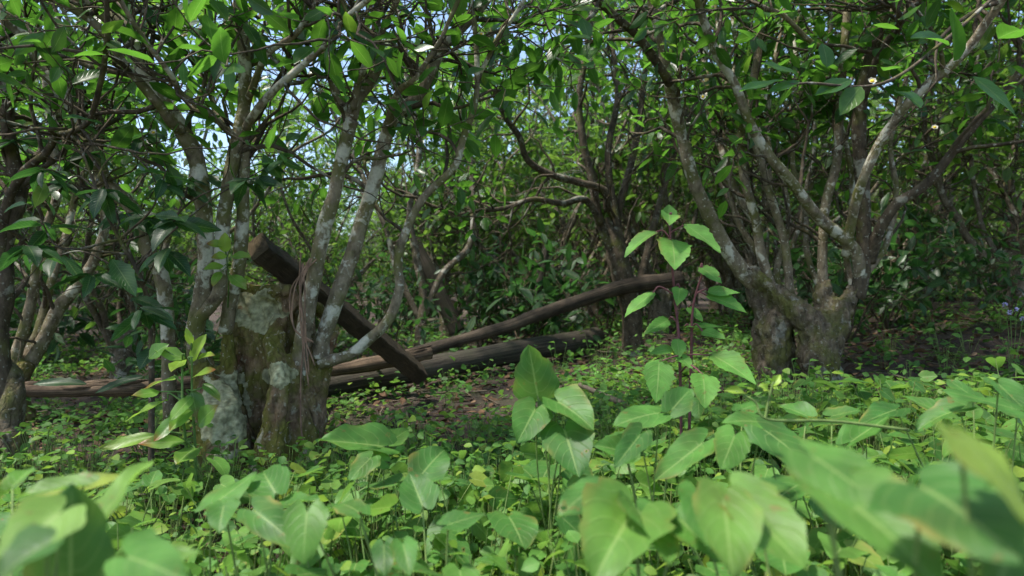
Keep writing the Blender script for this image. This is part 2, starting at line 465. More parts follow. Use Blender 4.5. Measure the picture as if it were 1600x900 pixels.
M['bole'] = barkmat('bole_bark', (0.05, 0.034, 0.020), (0.34, 0.235, 0.14), lich=0.63, moss=(0.125, 0.13, 0.02), mossf=0.55, red=(0.13, 0.07, 0.038), bump=1.0, lichen=(0.42, 0.38, 0.27))
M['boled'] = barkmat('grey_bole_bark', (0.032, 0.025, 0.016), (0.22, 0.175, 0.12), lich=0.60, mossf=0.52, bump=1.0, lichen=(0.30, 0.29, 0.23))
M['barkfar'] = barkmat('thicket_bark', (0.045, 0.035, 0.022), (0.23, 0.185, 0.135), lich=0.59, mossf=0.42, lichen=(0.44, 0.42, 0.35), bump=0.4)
M['crust'] = plainmat('lichen_crust', [(0, (0.09, 0.075, 0.03)), (0.5, (0.31, 0.30, 0.17)), (1, (0.52, 0.50, 0.32))], scale=75, bump=1.0)
M['stem'] = plainmat('green_stem', [(0, (0.10, 0.20, 0.05)), (0.5, (0.17, 0.24, 0.07)), (0.9, (0.15, 0.07, 0.05)), (1, (0.17, 0.06, 0.08))], rough=0.6, trans=0.15)
M['twig'] = plainmat('bare_twig', [(0, (0.07, 0.05, 0.035)), (1, (0.26, 0.21, 0.15))])
M['dead'] = plainmat('dead_leaf', [(0, (0.045, 0.026, 0.016)), (0.6, (0.13, 0.075, 0.04)), (1, (0.30, 0.19, 0.11))], trans=0.1)
M['petal'] = plainmat('white_petal', [(0, (0.55, 0.54, 0.44)), (1, (0.62, 0.6, 0.5))], trans=0.3)
M['yellow'] = plainmat('yellow_stamen', [(0, (0.62, 0.42, 0.04)), (1, (0.7, 0.5, 0.06))])
M['lilac'] = plainmat('lilac_petal', [(0, (0.42, 0.38, 0.72)), (1, (0.6, 0.55, 0.8))], trans=0.3)
M['beam'] = woodmat('dark_beam_wood', (0.022, 0.015, 0.008), (0.150, 0.105, 0.060), spots=(0.034, 0.023, 0.012), bump=1.0)
M['beamend'] = woodmat('pale_edge_wood', (0.06, 0.04, 0.02), (0.19, 0.135, 0.07))
M['char'] = woodmat('charred_pole_wood', (0.018, 0.015, 0.011), (0.105, 0.086, 0.064), spots=(0.045, 0.045, 0.026), bump=1.0)
M['pole'] = woodmat('weathered_pole_wood', (0.022, 0.016, 0.010), (0.150, 0.112, 0.078), bump=1.0)
M['split'] = woodmat('split_wood', (0.035, 0.022, 0.013), (0.32, 0.225, 0.145), spots=(0.045, 0.028, 0.018), bump=1.0)
M['vine'] = plainmat('dry_vine', [(0, (0.20, 0.12, 0.08)), (1, (0.30, 0.19, 0.13))])

# ground
m, t = newmat('forest_soil')
tc = N_(t, 'ShaderNodeTexCoord')
n1 = N_(t, 'ShaderNodeTexNoise', i_Scale=45.0, i_Detail=10.0, i_Roughness=0.7); t.links.new(tc.outputs['Object'], n1.inputs[0])
col = ramp(t, n1.outputs[0], [(0.3, (0.018, 0.012, 0.009)), (0.52, (0.055, 0.036, 0.026)), (0.75, (0.13, 0.088, 0.06))])
n2 = N_(t, 'ShaderNodeTexNoise', i_Scale=2.2, i_Detail=5.0); t.links.new(tc.outputs['Object'], n2.inputs[0])
col = mixc(t, ramp(t, n2.outputs[0], [(0.5, 0.0), (0.65, 0.5)]), col, (0.045, 0.055, 0.016))
pr = N_(t, 'ShaderNodeBsdfPrincipled', i_Roughness=0.95); t.links.new(col, pr.inputs['Base Color'])
bp = N_(t, 'ShaderNodeBump', i_Strength=1.0, i_Distance=0.02); t.links.new(n1.outputs[0], bp.inputs['Height']); t.links.new(bp.outputs[0], pr.inputs['Normal'])
out = N_(t, 'ShaderNodeOutputMaterial'); t.links.new(pr.outputs[0], out.inputs[0])
M['soil'] = m

# ------------------------------------------------------------------ the ground: one sheet to the horizon
gx = np.sinh(np.linspace(-4.6, 4.6, 260)) * 2.6
gy = np.concatenate([-np.sinh(np.linspace(4.2, 0.05, 60)) * 2.0, np.linspace(0, 7, 200), 7 + np.sinh(np.linspace(0.02, 4.4, 60)) * 3])
XX, YY = np.meshgrid(gx, gy, indexing='ij')
ZZ = G(XX.ravel(), YY.ravel())
mb = MB(); ny = len(gy)
i = np.arange(len(gx) - 1)[:, None] * ny; j = np.arange(ny - 1)[None, :]
mb.add(np.stack([XX.ravel(), YY.ravel(), ZZ], 1), np.stack([i + j, i + ny + j, i + ny + j + 1, i + j + 1], -1).reshape(-1, 4))
tag(mb.build('ground', M['soil']), 'brown forest soil rising towards the back', None, kind='structure')

# ------------------------------------------------------------------ growing twigs and leaves
def wiggle(p0, d0, length, n, wig, up, rng):
    p = np.array(p0, float); d = norm(np.array(d0, float)); pts = [p.copy()]
    st = length / n
    for k in range(n):
        d = norm(d + rng.normal(0, wig, 3) + np.array([0, 0, up]))
        p = p + d * st; pts.append(p.copy())
    return np.array(pts)

def perp(T, rng):
    r = rng.normal(0, 1, 3); r = r - (r @ T) * T
    return r / (np.linalg.norm(r) + 1e-9)

class Foliage:
    """gathers leaf positions, then writes them at once"""
    def __init__(s): s.b = []; s.d = []; s.n = []; s.l = []
    def twig(s, path, rng, size=0.095, gap=0.028, start=0.15, droop=0.15, spread=0.9):
        seg = np.linalg.norm(np.diff(path, axis=0), axis=1); L = seg.sum()
        cum = np.concatenate([[0], np.cumsum(seg)]) / L
        k = max(2, int(L * (1 - start) / gap)); tt = np.linspace(start, 1, k)
        pos = np.stack([np.interp(tt, cum, path[:, c]) for c in range(3)], 1)
        T = norm(np.stack([np.interp(tt, cum, np.gradient(path[:, c])) for c in range(3)], 1))
        side0 = perp(T[0], rng)
        for q in range(k):
            ang = q * 2.4 + rng.normal(0, 0.4)
            a = side0 - (side0 @ T[q]) * T[q]; a = a / (np.linalg.norm(a) + 1e-9); b = np.cross(T[q], a)
            r = a * math.cos(ang) + b * math.sin(ang)
            d = norm(T[q] * (0.55 if q < k - 1 else 1.2) + r * spread + np.array([0, 0, -droop]) + rng.normal(0, 0.12, 3))
            nn = norm(np.array([0, 0, 1.0]) + rng.normal(0, 0.45, 3) + r * 0.2)
            s.b.append(pos[q] + d * 0.006); s.d.append(d); s.n.append(nn); s.l.append(size * rng.uniform(0.55, 1.15))
    def write(s, mb, rng, kind='tea', ratio=0.40, rows=5, cols=3, mi=0, fold=(0.05, 0.5), curl=(0.0, 0.35), wave=0.015, serr=0.0, lobe=0.0, hi=None):
        if not s.b: return
        n = len(s.b); L = np.array(s.l)
        var = np.clip(rng.beta(2, 2.2, n) + np.where(rng.random(n) < 0.06, 0.4, 0), 0, 1)
        leaves(mb, kind, np.array(s.b), np.array(s.d), np.array(s.n), L, L * ratio * rng.uniform(0.85, 1.15, n), rng, rows, cols,
               rng.uniform(*fold, n), rng.uniform(*curl, n), wave, serr, lobe, var, mi)

def sprout(limb, rad, rng, wood, fol, fr0, fr1, nbr, blen, ntw, tlen, size=0.095, gap=0.028, upb=0.06, sides=5, away=0.0, bare=0.0):
    """branches from a limb, twigs from each branch, leaves on each twig"""
    n = len(limb)
    for b in range(nbr):
        f = rng.uniform(fr0, fr1); i = min(n - 2, int(f * (n - 1)))
        T = norm(limb[min(n - 1, i + 1)] - limb[i])
        d = norm(T * 0.5 + perp(T, rng) * 0.9 + np.array([0, away, 0.25]))
        L = blen * rng.uniform(0.5, 1.2)
        bp = wiggle(limb[i], d, L, 8, 0.30, upb, rng)
        r0 = min(rad[i] * 0.6, 0.004 + L * 0.010)
        tube(wood, bp, np.linspace(r0, 0.0018, 9), sides, cap=False, mi=1)
        for q in range(ntw):
            j = rng.integers(2, 9) if q else 8
            Tb = norm(bp[j] - bp[j - 1])
            dd = norm(Tb * 0.7 + perp(Tb, rng) * (0.8 if q else 0.15))
            tp = wiggle(bp[j], dd, tlen * rng.uniform(0.5, 1.2), 5, 0.22, 0.04, rng)
            tube(wood, tp, np.linspace(0.0022, 0.0009, 6), 4, cap=False, mi=1)
            if rng.random() > bare: fol.twig(tp, rng, size, gap)

def limb_from(pts, r0px=None):
    """pts: (px, py, Y, radius in px)"""
    a = np.array(pts, float)
    w3 = np.array([P(*p[:3]) for p in a])
    r = a[:, 3] * a[:, 2] / FPX
    path = catmull(w3, 8)
    rr = np.interp(np.linspace(0, 1, len(path)), np.linspace(0, 1, len(r)), r)
    return path, rr

def extend(path, rr, rng, L=1.2, n=12):
    d = norm(path[-1] - path[-5])
    e = wiggle(path[-1], norm(d + np.array([0, 0, 0.2])), L, n, 0.16, 0.03, rng)[1:]
    return np.vstack([path, e]), np.concatenate([rr, np.linspace(rr[-1], 0.003, n)])

def interlimb(spec, Y0, Y1, r0, r1):
    n = len(spec)
    return [(x, y, Y0 + (Y1 - Y0) * k / (n - 1), r0 + (r1 - r0) * k / (n - 1)) for k, (x, y) in enumerate(spec)]

def fuse(tubes, voxel, name, mat, parent, lump=0.006, ztop=None, seed=1, sink=0.04, nscale=14.0):
    """one organic surface from overlapping tubes"""
    mb = MB()
    for path, rr in tubes: tube(mb, path, rr, 14, 0.12, seed)
    tmp = mb.build('tmp', mat)
    md = tmp.modifiers.new('r', 'REMESH'); md.mode = 'VOXEL'; md.voxel_size = voxel
    s = tmp.modifiers.new('s', 'SMOOTH'); s.factor = 0.5; s.iterations = 4
    dg = bpy.context.evaluated_depsgraph_get(); ev = tmp.evaluated_get(dg); me = ev.to_mesh()
    n = len(me.vertices); v = np.empty(n * 3, np.float32); me.vertices.foreach_get('co', v); v = v.reshape(-1, 3).astype(float)
    nn = np.empty(n * 3, np.float32); me.vertices.foreach_get('normal', nn); nn = nn.reshape(-1, 3).astype(float)
    F = []
    for p in me.polygons:
        q = list(p.vertices); F.append(q if len(q) == 4 else [q[0], q[1], q[2], q[2]])
    F = np.array(F)
    ev.to_mesh_clear(); bpy.data.objects.remove(tmp)
    sq = v * np.array([1, 1, 0.45])
    d = lump * (fbm(sq, nscale, seed, 4)) + lump * 0.45 * fbm(sq, nscale * 3.5, seed + 5, 3)
    d = d - lump * 0.8 * np.clip(0.35 - np.abs(fbm(v * np.array([1, 1, .3]), nscale * 1.4, seed + 8, 3)) * 2.2, 0, 1)
    v = v + nn * d[:, None]
    if ztop is not None:
        zt = ztop + 0.012 * fbm(v * np.array([1, 1, 0]), 25, 5)
        v[:, 2] = np.minimum(v[:, 2], zt)
    m2 = MB(); m2.add(v, F)
    o = m2.build(name, mat, parent)
    return o, v, nn, F

def crust(v, nn, F, cx, cy, rx, ry, parent, seed, thick=0.009, depth=None):
    """raised pale crust on the bole, centred on a spot of its surface"""
    px, py = PX(v)
    front = nn[:, 1] < 0.1
    e = ((px - cx) / rx) ** 2 + ((py - cy) / ry) ** 2
    msk = 1 - e + 1.7 * fbm(v, 26, seed, 4)
    keep = (msk > -0.25) & front
    ff = F[keep[F].all(1)]
    if not len(ff): return
    ids = np.unique(ff); mp_ = -np.ones(len(v), int); mp_[ids] = np.arange(len(ids))
    vv = v[ids]; h = np.clip(msk[ids] * 4, -0.6, 1) * (thick * (0.6 + 0.5 * fbm(vv, 70, seed + 3, 3)))
    q = MB(); q.add(vv + nn[ids] * h[:, None], mp_[ff], np.clip(0.5 + 0.6 * fbm(vv, 110, seed + 9, 3), 0, 1))
    q.build('lichen_patch', M['crust'], parent)

# ================================================================== LEFT TREE
R = np.random.default_rng(11)
base = P(415, 730, 2.05)
LT = thing('old_tea_tree', 'big lichen-spotted old tea tree on a hollow sawn bole under the timber beam', 'tree', (base[0], base[1], g1(base[0], base[1])))
tubes = []
def tb(spec): tubes.append(limb_from(spec))
tb([(415, 790, 2.12, 80), (415, 720, 2.14, 60), (412, 640, 2.14, 54), (420, 560, 2.14, 54), (425, 500, 2.14, 52), (418, 462, 2.14, 52), (418, 425, 2.14, 54)])
tb([(345, 790, 1.93, 44), (350, 720, 1.93, 38), (342, 650, 1.95, 32), (326, 595, 1.99, 22), (308, 550, 2.02, 16)])
tb([(392, 770, 1.98, 34), (384, 690, 2.0, 15), (368, 620, 2.01, 12), (357, 560, 2.02, 13), (356, 500, 2.03, 12)])
tb([(440, 790, 1.88, 50), (430, 715, 1.90, 30), (430, 645, 1.91, 22), (436, 590, 1.93, 20), (430, 545, 1.98, 15), (440, 500, 2.05, 14)])
tb([(476, 790, 1.92, 40), (474, 700, 1.95, 22), (464, 620, 1.97, 16), (470, 540, 2.0, 15)])
tb([(505, 790, 2.02, 38), (486, 700, 2.04, 21), (489, 620, 2.04, 21), (500, 560, 2.04, 19), (514, 505, 2.04, 17)])
tb([(440, 478, 2.05, 14), (470, 474, 2.06, 17), (498, 482, 2.10, 12), (512, 500, 2.12, 8)])
tb([(372, 462, 2.10, 18), (384, 500, 2.07, 19), (392, 530, 2.07, 16), (400, 560, 2.10, 16)])
tb([(395, 452, 2.06, 18), (440, 455, 2.04, 17), (462, 460, 2.06, 16)])
tb([(285, 800, 1.9, 22), (325, 755, 1.92, 30), (380, 730, 1.98, 40)])
tb([(570, 800, 1.93, 14), (520, 750, 1.97, 24), (470, 710, 2.0, 36)])
ztop = P(420, 447, 2.12)[2]
bole, bv, bn, bF = fuse(tubes, 0.0062, 'trunk', M['bole'], LT, lump=0.024, ztop=ztop, seed=4)
crust(bv, bn, bF, 352, 650, 40, 75, LT, 3, 0.006)
crust(bv, bn, bF, 405, 485, 38, 30, LT, 5, 0.004)
crust(bv, bn, bF, 436, 588, 22, 20, LT, 7, 0.004)

L_specs = [
 (interlimb([(268, 700), (264, 573), (261, 494), (252, 433), (229, 387), (209, 329), (169, 289), (150, 240), (133, 200), (107, 155), (67, 98), (44, 58), (0, 22)], 2.12, 1.95, 12.5, 13), 'm'),
 (interlimb([(312, 570), (303, 527), (317, 461), (322, 410), (320, 370), (316, 311), (307, 249), (284, 204), (253, 156), (222, 107), (196, 49), (138, 0)], 2.0, 1.8, 16, 14), 'm'),
 (interlimb([(284, 204), (267, 191), (249, 164), (200, 107), (151, 40), (89, 0)], 1.85, 1.6, 9, 7), 'm'),
 (interlimb([(303, 545), (308, 503), (327, 480), (343, 452), (345, 401), (351, 330), (364, 249), (378, 191), (384, 133), (380, 67), (376, 0)], 1.97, 1.9, 12, 12), 'm'),
 (interlimb([(352, 520), (359, 471), (372, 420), (378, 356), (380, 311), (382, 249), (384, 205)], 2.02, 1.94, 13, 10), 's'),
 (interlimb([(384, 205), (391, 187), (422, 147), (467, 107), (520, 58), (545, 25), (575, 0)], 1.93, 1.6, 8, 5), 'm'),
 (interlimb([(386, 160), (396, 133), (418, 84), (462, 53), (498, 0)], 1.92, 1.7, 7, 5), 'm'),
 (interlimb([(372, 215), (350, 200), (329, 178), (284, 147), (267, 116), (236, 76), (200, 22)], 1.92, 1.55, 6, 4), 'm'),
 (interlimb([(350, 196), (333, 164), (331, 102), (356, 36), (369, 0)], 1.98, 2.2, 5, 4), 'm'),
 (interlimb([(466, 600), (470, 545), (481, 480), (495, 410), (508, 350), (522, 302), (536, 240), (549, 187)], 2.0, 1.92, 15, 12), 's'),
 (interlimb([(549, 190), (531, 160), (516, 120), (509, 89), (500, 40), (480, 0)], 1.92, 1.9, 8, 6), 'm'),
 (interlimb([(549, 187), (558, 155), (575, 133), (593, 95), (588, 50), (590, 10)], 1.92, 2.0, 11, 8), 'm'),
 (interlimb([(553, 170), (560, 130), (575, 90), (602, 40), (625, -10)], 1.90, 1.75, 7, 5), 'm'),
 (interlimb([(500, 560), (504, 531), (518, 490), (535, 440), (553, 387), (576, 311), (589, 267), (607, 200), (624, 173), (656, 147), (678, 102), (695, 70), (735, 30), (765, -5)], 2.03, 2.0, 16, 8), 'm'),
 (interlimb([(607, 195), (612, 170), (625, 140), (650, 120), (690, 60)], 1.98, 1.8, 8, 4), 'm'),
 (interlimb([(500, 568), (522, 562), (549, 553), (580, 527), (608, 498), (624, 451), (622, 416), (630, 372), (660, 311), (709, 262), (722, 222), (742, 164), (746, 116), (742, 44), (735, -10)], 2.02, 1.9, 11, 4), 'm'),
 (interlimb([(746, 120), (758, 100), (776, 62), (802, 27), (825, -10)], 1.93, 1.8, 4.5, 3.5), 'm'),
]
wood = MB(); fol = Foliage()
for k, (spec, typ) in enumerate(L_specs):
    path, rr = limb_from(spec); rr = rr * 0.88
    path = path + 0.10 * rr[:, None] * fbm(path, 12, k)[:, None]
    if typ == 'm': path, rr = extend(path, rr, R, 1.1)
    q = MB(); tube(q, path, rr, 12, 0.16, k + 3)
    sprout(path, rr, R, q, fol, 0.45 if typ == 'm' else 0.75, 1.0, 8 if typ == 'm' else 2, 0.42, 4, 0.20, 0.088, 0.034, away=0.4)
    if typ == 'm': sprout(path, rr, R, q, Foliage(), 0.3, 0.9, 5, 0.5, 4, 0.22, away=0.5)
    q.build('limb', [M['bark'], M['barkd']], LT)
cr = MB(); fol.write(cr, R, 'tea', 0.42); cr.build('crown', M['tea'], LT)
print('LT leaves', len(fol.b))

def tea_flower(p, parent, rng, s=0.011):
    q = MB(); n = 6; a = np.arange(n) * 2 * np.pi / n
    ax = norm(np.array([rng.normal(0, 0.4), -0.8, rng.normal(0.2, 0.4)])); u = perp(ax, rng); v = np.cross(ax, u)
    D = u * np.cos(a)[:, None] + v * np.sin(a)[:, None] + ax * 0.35
    leaves(q, 'round', np.repeat(p[None], n, 0), D, -D * 0.2 + ax, s, s * 0.9, rng, 5, 3, 0.2, -0.3)
    f = q.build('flower', M['petal'], parent)
    y = MB(); tube(y, np.array([p, p + ax * s * 0.35, p + ax * s * 0.5]), [s * 0.3, s * 0.38, s * 0.2], 8, 0.2, 2)
    o = y.build('stamens', M['yellow'], parent); o.parent = f
for (x, y, Y) in ((290, 57, 1.7), (240, 208, 1.75), (752, 55, 1.85), (445, 45, 1.8)):
    tea_flower(P(x, y, Y), LT, R)

# dry hanging vine on the left tree
q = MB()
for k in range(7):
    xs = 470 + R.normal(0, 7)
    pts = [P(478 + R.normal(0, 6), 400 + R.normal(0, 8), 1.93), P(xs, 450, 1.93), P(xs + R.normal(0, 3), 510, 1.93), P(478 + R.normal(0, 8), 560 + R.normal(0, 30), 1.93)]
    if k == 0: pts = [P(470, 395, 1.93), P(468, 450, 1.92), P(474, 520, 1.91), P(470, 600, 1.90), P(472, 680, 1.88), P(488, 700, 1.88)]
    pp = catmull(pts, 8); tube(q, pp, np.full(len(pp), 0.0022), 5, var=R.random())
tag(q.build('dry_vine', M['vine']), 'tangle of dry brown vine strands hanging down the right stem of the old left bole', 'vine')

# ================================================================== RIGHT TREE
R = np.random.default_rng(23)
base = P(1262, 620, 2.75)
RT = thing('forked_tea_tree', 'grey old tea tree with two swollen boles fanning into many stems at the right', 'tree', (base[0], base[1], g1(base[0], base[1])))
tubes = []
tb([(1212, 680, 2.8, 36), (1214, 610, 2.8, 27), (1210, 550, 2.8, 29), (1208, 512, 2.8, 31), (1198, 480, 2.83, 19), (1170, 435, 2.84, 13), (1150, 405, 2.85, 12)])
tb([(1290, 690, 2.70, 40), (1288, 620, 2.70, 30), (1282, 570, 2.70, 30), (1280, 530, 2.70, 32), (1262, 500, 2.70, 24), (1232, 475, 2.74, 17), (1205, 452, 2.78, 14), (1165, 425, 2.83, 12)])
tb([(1286, 540, 2.72, 30), (1304, 500, 2.73, 20), (1328, 470, 2.75, 14), (1348, 430, 2.77, 10)])
tb([(1275, 515, 2.76, 24), (1290, 480, 2.78, 18), (1287, 440, 2.8, 11)])
tb([(1345, 690, 2.66, 12), (1318, 650, 2.68, 20), (1290, 600, 2.70, 28)])
tb([(1165, 690, 2.78, 12), (1190, 645, 2.8, 18), (1212, 600, 2.8, 25)])
rb, v2, n2, F2 = fuse(tubes, 0.0085, 'trunk', M['boled'], RT, lump=0.030, seed=14, nscale=19.0)
R_specs = [
 (interlimb([(1200, 462), (1160, 425), (1130, 380), (1110, 340), (1085, 285), (1068, 225), (1055, 170), (1043, 115), (1033, 60), (1020, 10)], 2.84, 2.6, 15, 9), 'm'),
 (interlimb([(1046, 130), (1030, 104), (998, 58), (962, 27), (930, -5)], 2.6, 2.3, 9, 7), 'm'),
 (interlimb([(1212, 465), (1190, 400), (1180, 340), (1163, 280), (1158, 210), (1172, 150), (1185, 80), (1190, 0)], 2.84, 2.8, 9, 7), 'm'),
 (interlimb([(1235, 460), (1226, 380), (1205, 310), (1188, 250), (1170, 200)], 2.8, 2.75, 8, 6), 'm'),
 (interlimb([(1345, 440), (1338, 395), (1307, 364), (1280, 340), (1262, 318), (1240, 289), (1196, 235), (1169, 187), (1147, 129), (1120, 84), (1098, 27), (1086, -10)], 2.76, 2.35, 12, 7), 'm'),
 (interlimb([(1287, 460), (1285, 400), (1290, 320), (1308, 250), (1312, 170), (1318, 90), (1326, 0)], 2.8, 2.75, 9, 7), 'm'),
 (interlimb([(1340, 465), (1350, 400), (1348, 300), (1342, 200), (1350, 130), (1372, 50), (1388, -10)], 2.77, 2.6, 14, 10), 'm'),
 (interlimb([(1322, 400), (1330, 350), (1345, 290), (1380, 215), (1430, 150), (1500, 90), (1548, 25), (1575, -15)], 2.74, 2.2, 9, 8), 'm'),
 (interlimb([(1358, 410), (1372, 365), (1400, 320), (1450, 285), (1500, 222), (1560, 152), (1615, 90)], 2.75, 2.4, 11, 7), 'm'),
 (interlimb([(1350, 150), (1372, 90), (1400, 45), (1440, -5)], 2.62, 2.4, 8, 5), 'm'),
 (interlimb([(1396, 60), (1405, 40), (1403, 20), (1380, -10)], 2.5, 2.3, 6, 5), 'm'),
 (interlimb([(1290, 80), (1260, 60), (1225, 25), (1190, 10), (1160, -10)], 2.5, 2.3, 5, 4), 'm'),
 (interlimb([(1222, 470), (1214, 420), (1232, 350), (1222, 280), (1200, 220), (1206, 120), (1225, 30)], 2.85, 3.0, 6, 3.5), 'm'),
 (interlimb([(1205, 470), (1192, 410), (1150, 340), (1140, 270), (1128, 180), (1150, 90), (1140, 0)], 2.88, 3.1, 6, 3.5), 'm'),
 (interlimb([(1290, 470), (1262, 400), (1258, 330), (1238, 250), (1252, 160), (1240, 60)], 2.82, 3.1, 6, 3.5), 'm'),
 (interlimb([(1335, 460), (1322, 390), (1332, 300), (1318, 210), (1290, 130), (1300, 30)], 2.8, 3.0, 6, 3.5), 'm'),
 (interlimb([(1352, 430), (1385, 380), (1400, 300), (1392, 220), (1420, 100), (1415, 0)], 2.8, 3.1, 6, 3.5), 'm'),
 (interlimb([(1185, 350), (1150, 300), (1130, 240), (1110, 190), (1105, 140)], 2.9, 3.1, 8, 5), 'm'),
]
wood = MB(); fol = Foliage()
for k, (spec, typ) in enumerate(R_specs):
    path, rr = limb_from(spec); rr = rr * 0.85
    path = path + 0.12 * rr[:, None] * fbm(path, 10, k + 40)[:, None]
    path, rr = extend(path, rr, R, 1.0)
    q = MB(); tube(q, path, rr, 12, 0.16, k + 33)
    sprout(path, rr, R, q, fol, 0.42, 1.0, 9, 0.45, 4, 0.20, 0.090, 0.028, away=0.4)
    sprout(path, rr, R, q, Foliage(), 0.15, 0.9, 5, 0.5, 4, 0.22, away=0.5)
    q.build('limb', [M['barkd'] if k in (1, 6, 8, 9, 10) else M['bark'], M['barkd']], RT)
# big leaves on a branch that reaches towards the viewer
pp = catmull([P(1570, -20, 2.1), P(1480, 60, 1.75), P(1380, 130, 1.5), P(1260, 130, 1.4), P(1190, 140, 1.38)], 8)
tube(wood, pp, np.linspace(0.006, 0.0015, len(pp)), 6)
wood.build('leafy_branch', M['barkd'], RT)
cr = MB(); fol.write(cr, R, 'tea', 0.42)
def hleaf(mb, kind, bx, by, tx, ty, Yb, Yt, Wpx, hint, rng, rows=9, cols=7, fold=0.25, curl=0.15, wave=0.02, serr=0.0, lobe=0.0, var=0.5):
    b = P(bx, by, Yb); tt = P(tx, ty, Yt); D = tt - b; L = np.linalg.norm(D)
    leaves(mb, kind, b, D, np.array(hint, float), L, Wpx * (Yb + Yt) / 2 / FPX, rng, rows, cols, fold, curl, wave, serr, lobe, var)
    return b
for a in ((1490, 95, 1495, 5, 1.6, 1.5, 62, .2), (1400, 142, 1445, 160, 1.5, 1.4, 36, .3), (1345, 135, 1315, 172, 1.45, 1.4, 34, .9), (1330, 125, 1275, 145, 1.45, 1.4, 28, .7),
          (1292, 105, 1290, 62, 1.45, 1.45, 34, .6), (1245, 115, 1190, 98, 1.4, 1.35, 24, .8), (1250, 128, 1200, 142, 1.4, 1.35, 22, .8), (1225, 125, 1155, 138, 1.4, 1.3, 24, .5),
          (1480, 70, 1430, 45, 1.7, 1.6, 36, .5), (1560, 60, 1600, 40, 1.6, 1.5, 40, .6), (1520, 120, 1600, 175, 1.5, 1.45, 40, .4), (1380, 110, 1410, 105, 1.5, 1.4, 26, .7)):
    hleaf(cr, 'tea', *a[:7], (R.normal(0, .3), -0.7, 0.6), R, fold=R.uniform(0, .4), curl=R.uniform(0, .3), var=a[7])
cr.build('crown', M['tea'], RT)
for (x, y, Y) in ((1362, 128, 1.42), (905, 75, 2.2), (1460, 200, 1.9), (1098, 152, 2.0)): tea_flower(P(x, y, Y), RT, R)
print('RT leaves', len(fol.b))

# ================================================================== other traced trees
def traced_tree(name, label, basepx, specs, bole_specs, bark, bolem, seed, nb=7, size=0.088, ext=1.0, fr0=0.5, blen=0.42, voxel=0.010):
    global tubes
    rng = np.random.default_rng(seed)
    b = P(*basepx); t_ = thing(name, label, 'tree', (b[0], b[1], g1(b[0], b[1])))
    tubes = []
    for s in bole_specs: tb(s)
    fuse(tubes, voxel, 'trunk', bolem, t_, lump=0.014, seed=seed)
    wood = MB(); fol = Foliage()
    for k, s in enumerate(specs):
        path, rr = limb_from(s); path, rr = extend(path, rr, rng, ext)
        q = MB(); tube(q, path, rr, 10, 0.16, seed + k)
        sprout(path, rr, rng, q, fol, fr0, 1.0, nb + 1, blen, 4, 0.2, size, 0.032)
        sprout(path, rr, rng, q, Foliage(), 0.2, 0.9, 5, 0.5, 4, 0.22)
        q.build('limb', [bark, M['barkd']], t_)
    cr = MB(); fol.write(cr, rng, 'tea', 0.42); cr.build('crown', M['tea'], t_)
    return t_

traced_tree('tea_tree', 'dark tea tree cut by the left edge, its lumpy foot in shade', (8, 700, 1.95),
  [interlimb([(15, 690), (5, 600), (0, 520), (9, 457), (8, 390), (22, 338), (30, 290), (15, 220), (5, 120), (-20, 30)], 1.98, 1.9, 13, 9),
   interlimb([(2, 430), (8, 330), (36, 271), (71, 240), (89, 213), (118, 204), (140, 190)], 1.95, 1.7, 8, 4),
   interlimb([(12, 330), (35, 285), (62, 240), (88, 205), (93, 165)], 1.95, 2.1, 7, 4),
   interlimb([(0, 480), (-30, 380), (-50, 250), (-40, 100)], 2.0, 1.9, 10, 8)],
  [[(5, 790, 1.95, 34), (8, 720, 1.95, 30), (14, 660, 1.97, 20), (25, 600, 1.98, 13), (12, 560, 2.0, 11)], [(-30, 780, 1.95, 34), (-20, 700, 1.97, 30), (0, 640, 1.98, 18)]],
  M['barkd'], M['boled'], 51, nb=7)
traced_tree('tea_tree', 'pale forked tea tree just behind the left end of the fallen log', (35, 620, 2.75),
  [interlimb([(25, 600), (42, 575), (70, 527), (93, 480), (121, 447), (150, 400), (165, 340), (150, 260)], 2.75, 2.9, 12, 6),
   interlimb([(15, 600), (23, 564), (42, 499), (55, 440), (62, 380), (90, 300), (80, 200)], 2.75, 2.7, 9, 6),
   interlimb([(40, 560), (62, 510), (80, 440), (100, 380), (120, 300)], 2.78, 3.0, 7, 5)],
  [[(5, 680, 2.75, 22), (20, 630, 2.75, 18), (30, 590, 2.75, 16), (45, 565, 2.76, 13)], [(60, 670, 2.78, 12), (30, 630, 2.76, 14), (20, 590, 2.75, 12)]],
  M['bark'], M['bole'], 52, nb=6)
traced_tree('tea_tree', 'dark gnarled tea tree behind the right ends of the two poles, its grey foot bare', (985, 545, 4.0),
  [interlimb([(985, 480), (960, 400), (935, 340), (925, 280), (911, 222), (905, 150), (920, 60), (925, 0)], 4.0, 3.9, 9, 4),
   interlimb([(940, 350), (915, 312), (878, 318), (833, 311), (790, 325), (740, 330)], 3.95, 3.6, 6, 3),
   interlimb([(950, 330), (944, 298), (900, 284), (856, 271), (824, 249), (811, 213), (789, 182), (771, 138), (765, 80)], 3.95, 3.4, 6.5, 4),
   interlimb([(985, 480), (975, 400), (965, 340), (985, 260), (1000, 180), (1010, 90)], 4.0, 4.1, 8, 4),
   interlimb([(975, 400), (960, 330), (950, 240), (965, 150), (955, 60)], 4.0, 4.0, 7, 4),
   interlimb([(990, 480), (1010, 400), (1030, 320), (1060, 220)], 4.0, 4.2, 7, 4)],
  [[(987, 580, 4.0, 22), (987, 530, 4.0, 18), (985, 480, 4.0, 18), (972, 430, 4.0, 17), (958, 380, 4.0, 15), (945, 340, 4.0, 10)]],
  M['barkd'], M['barkd'], 53, nb=10, voxel=0.013)
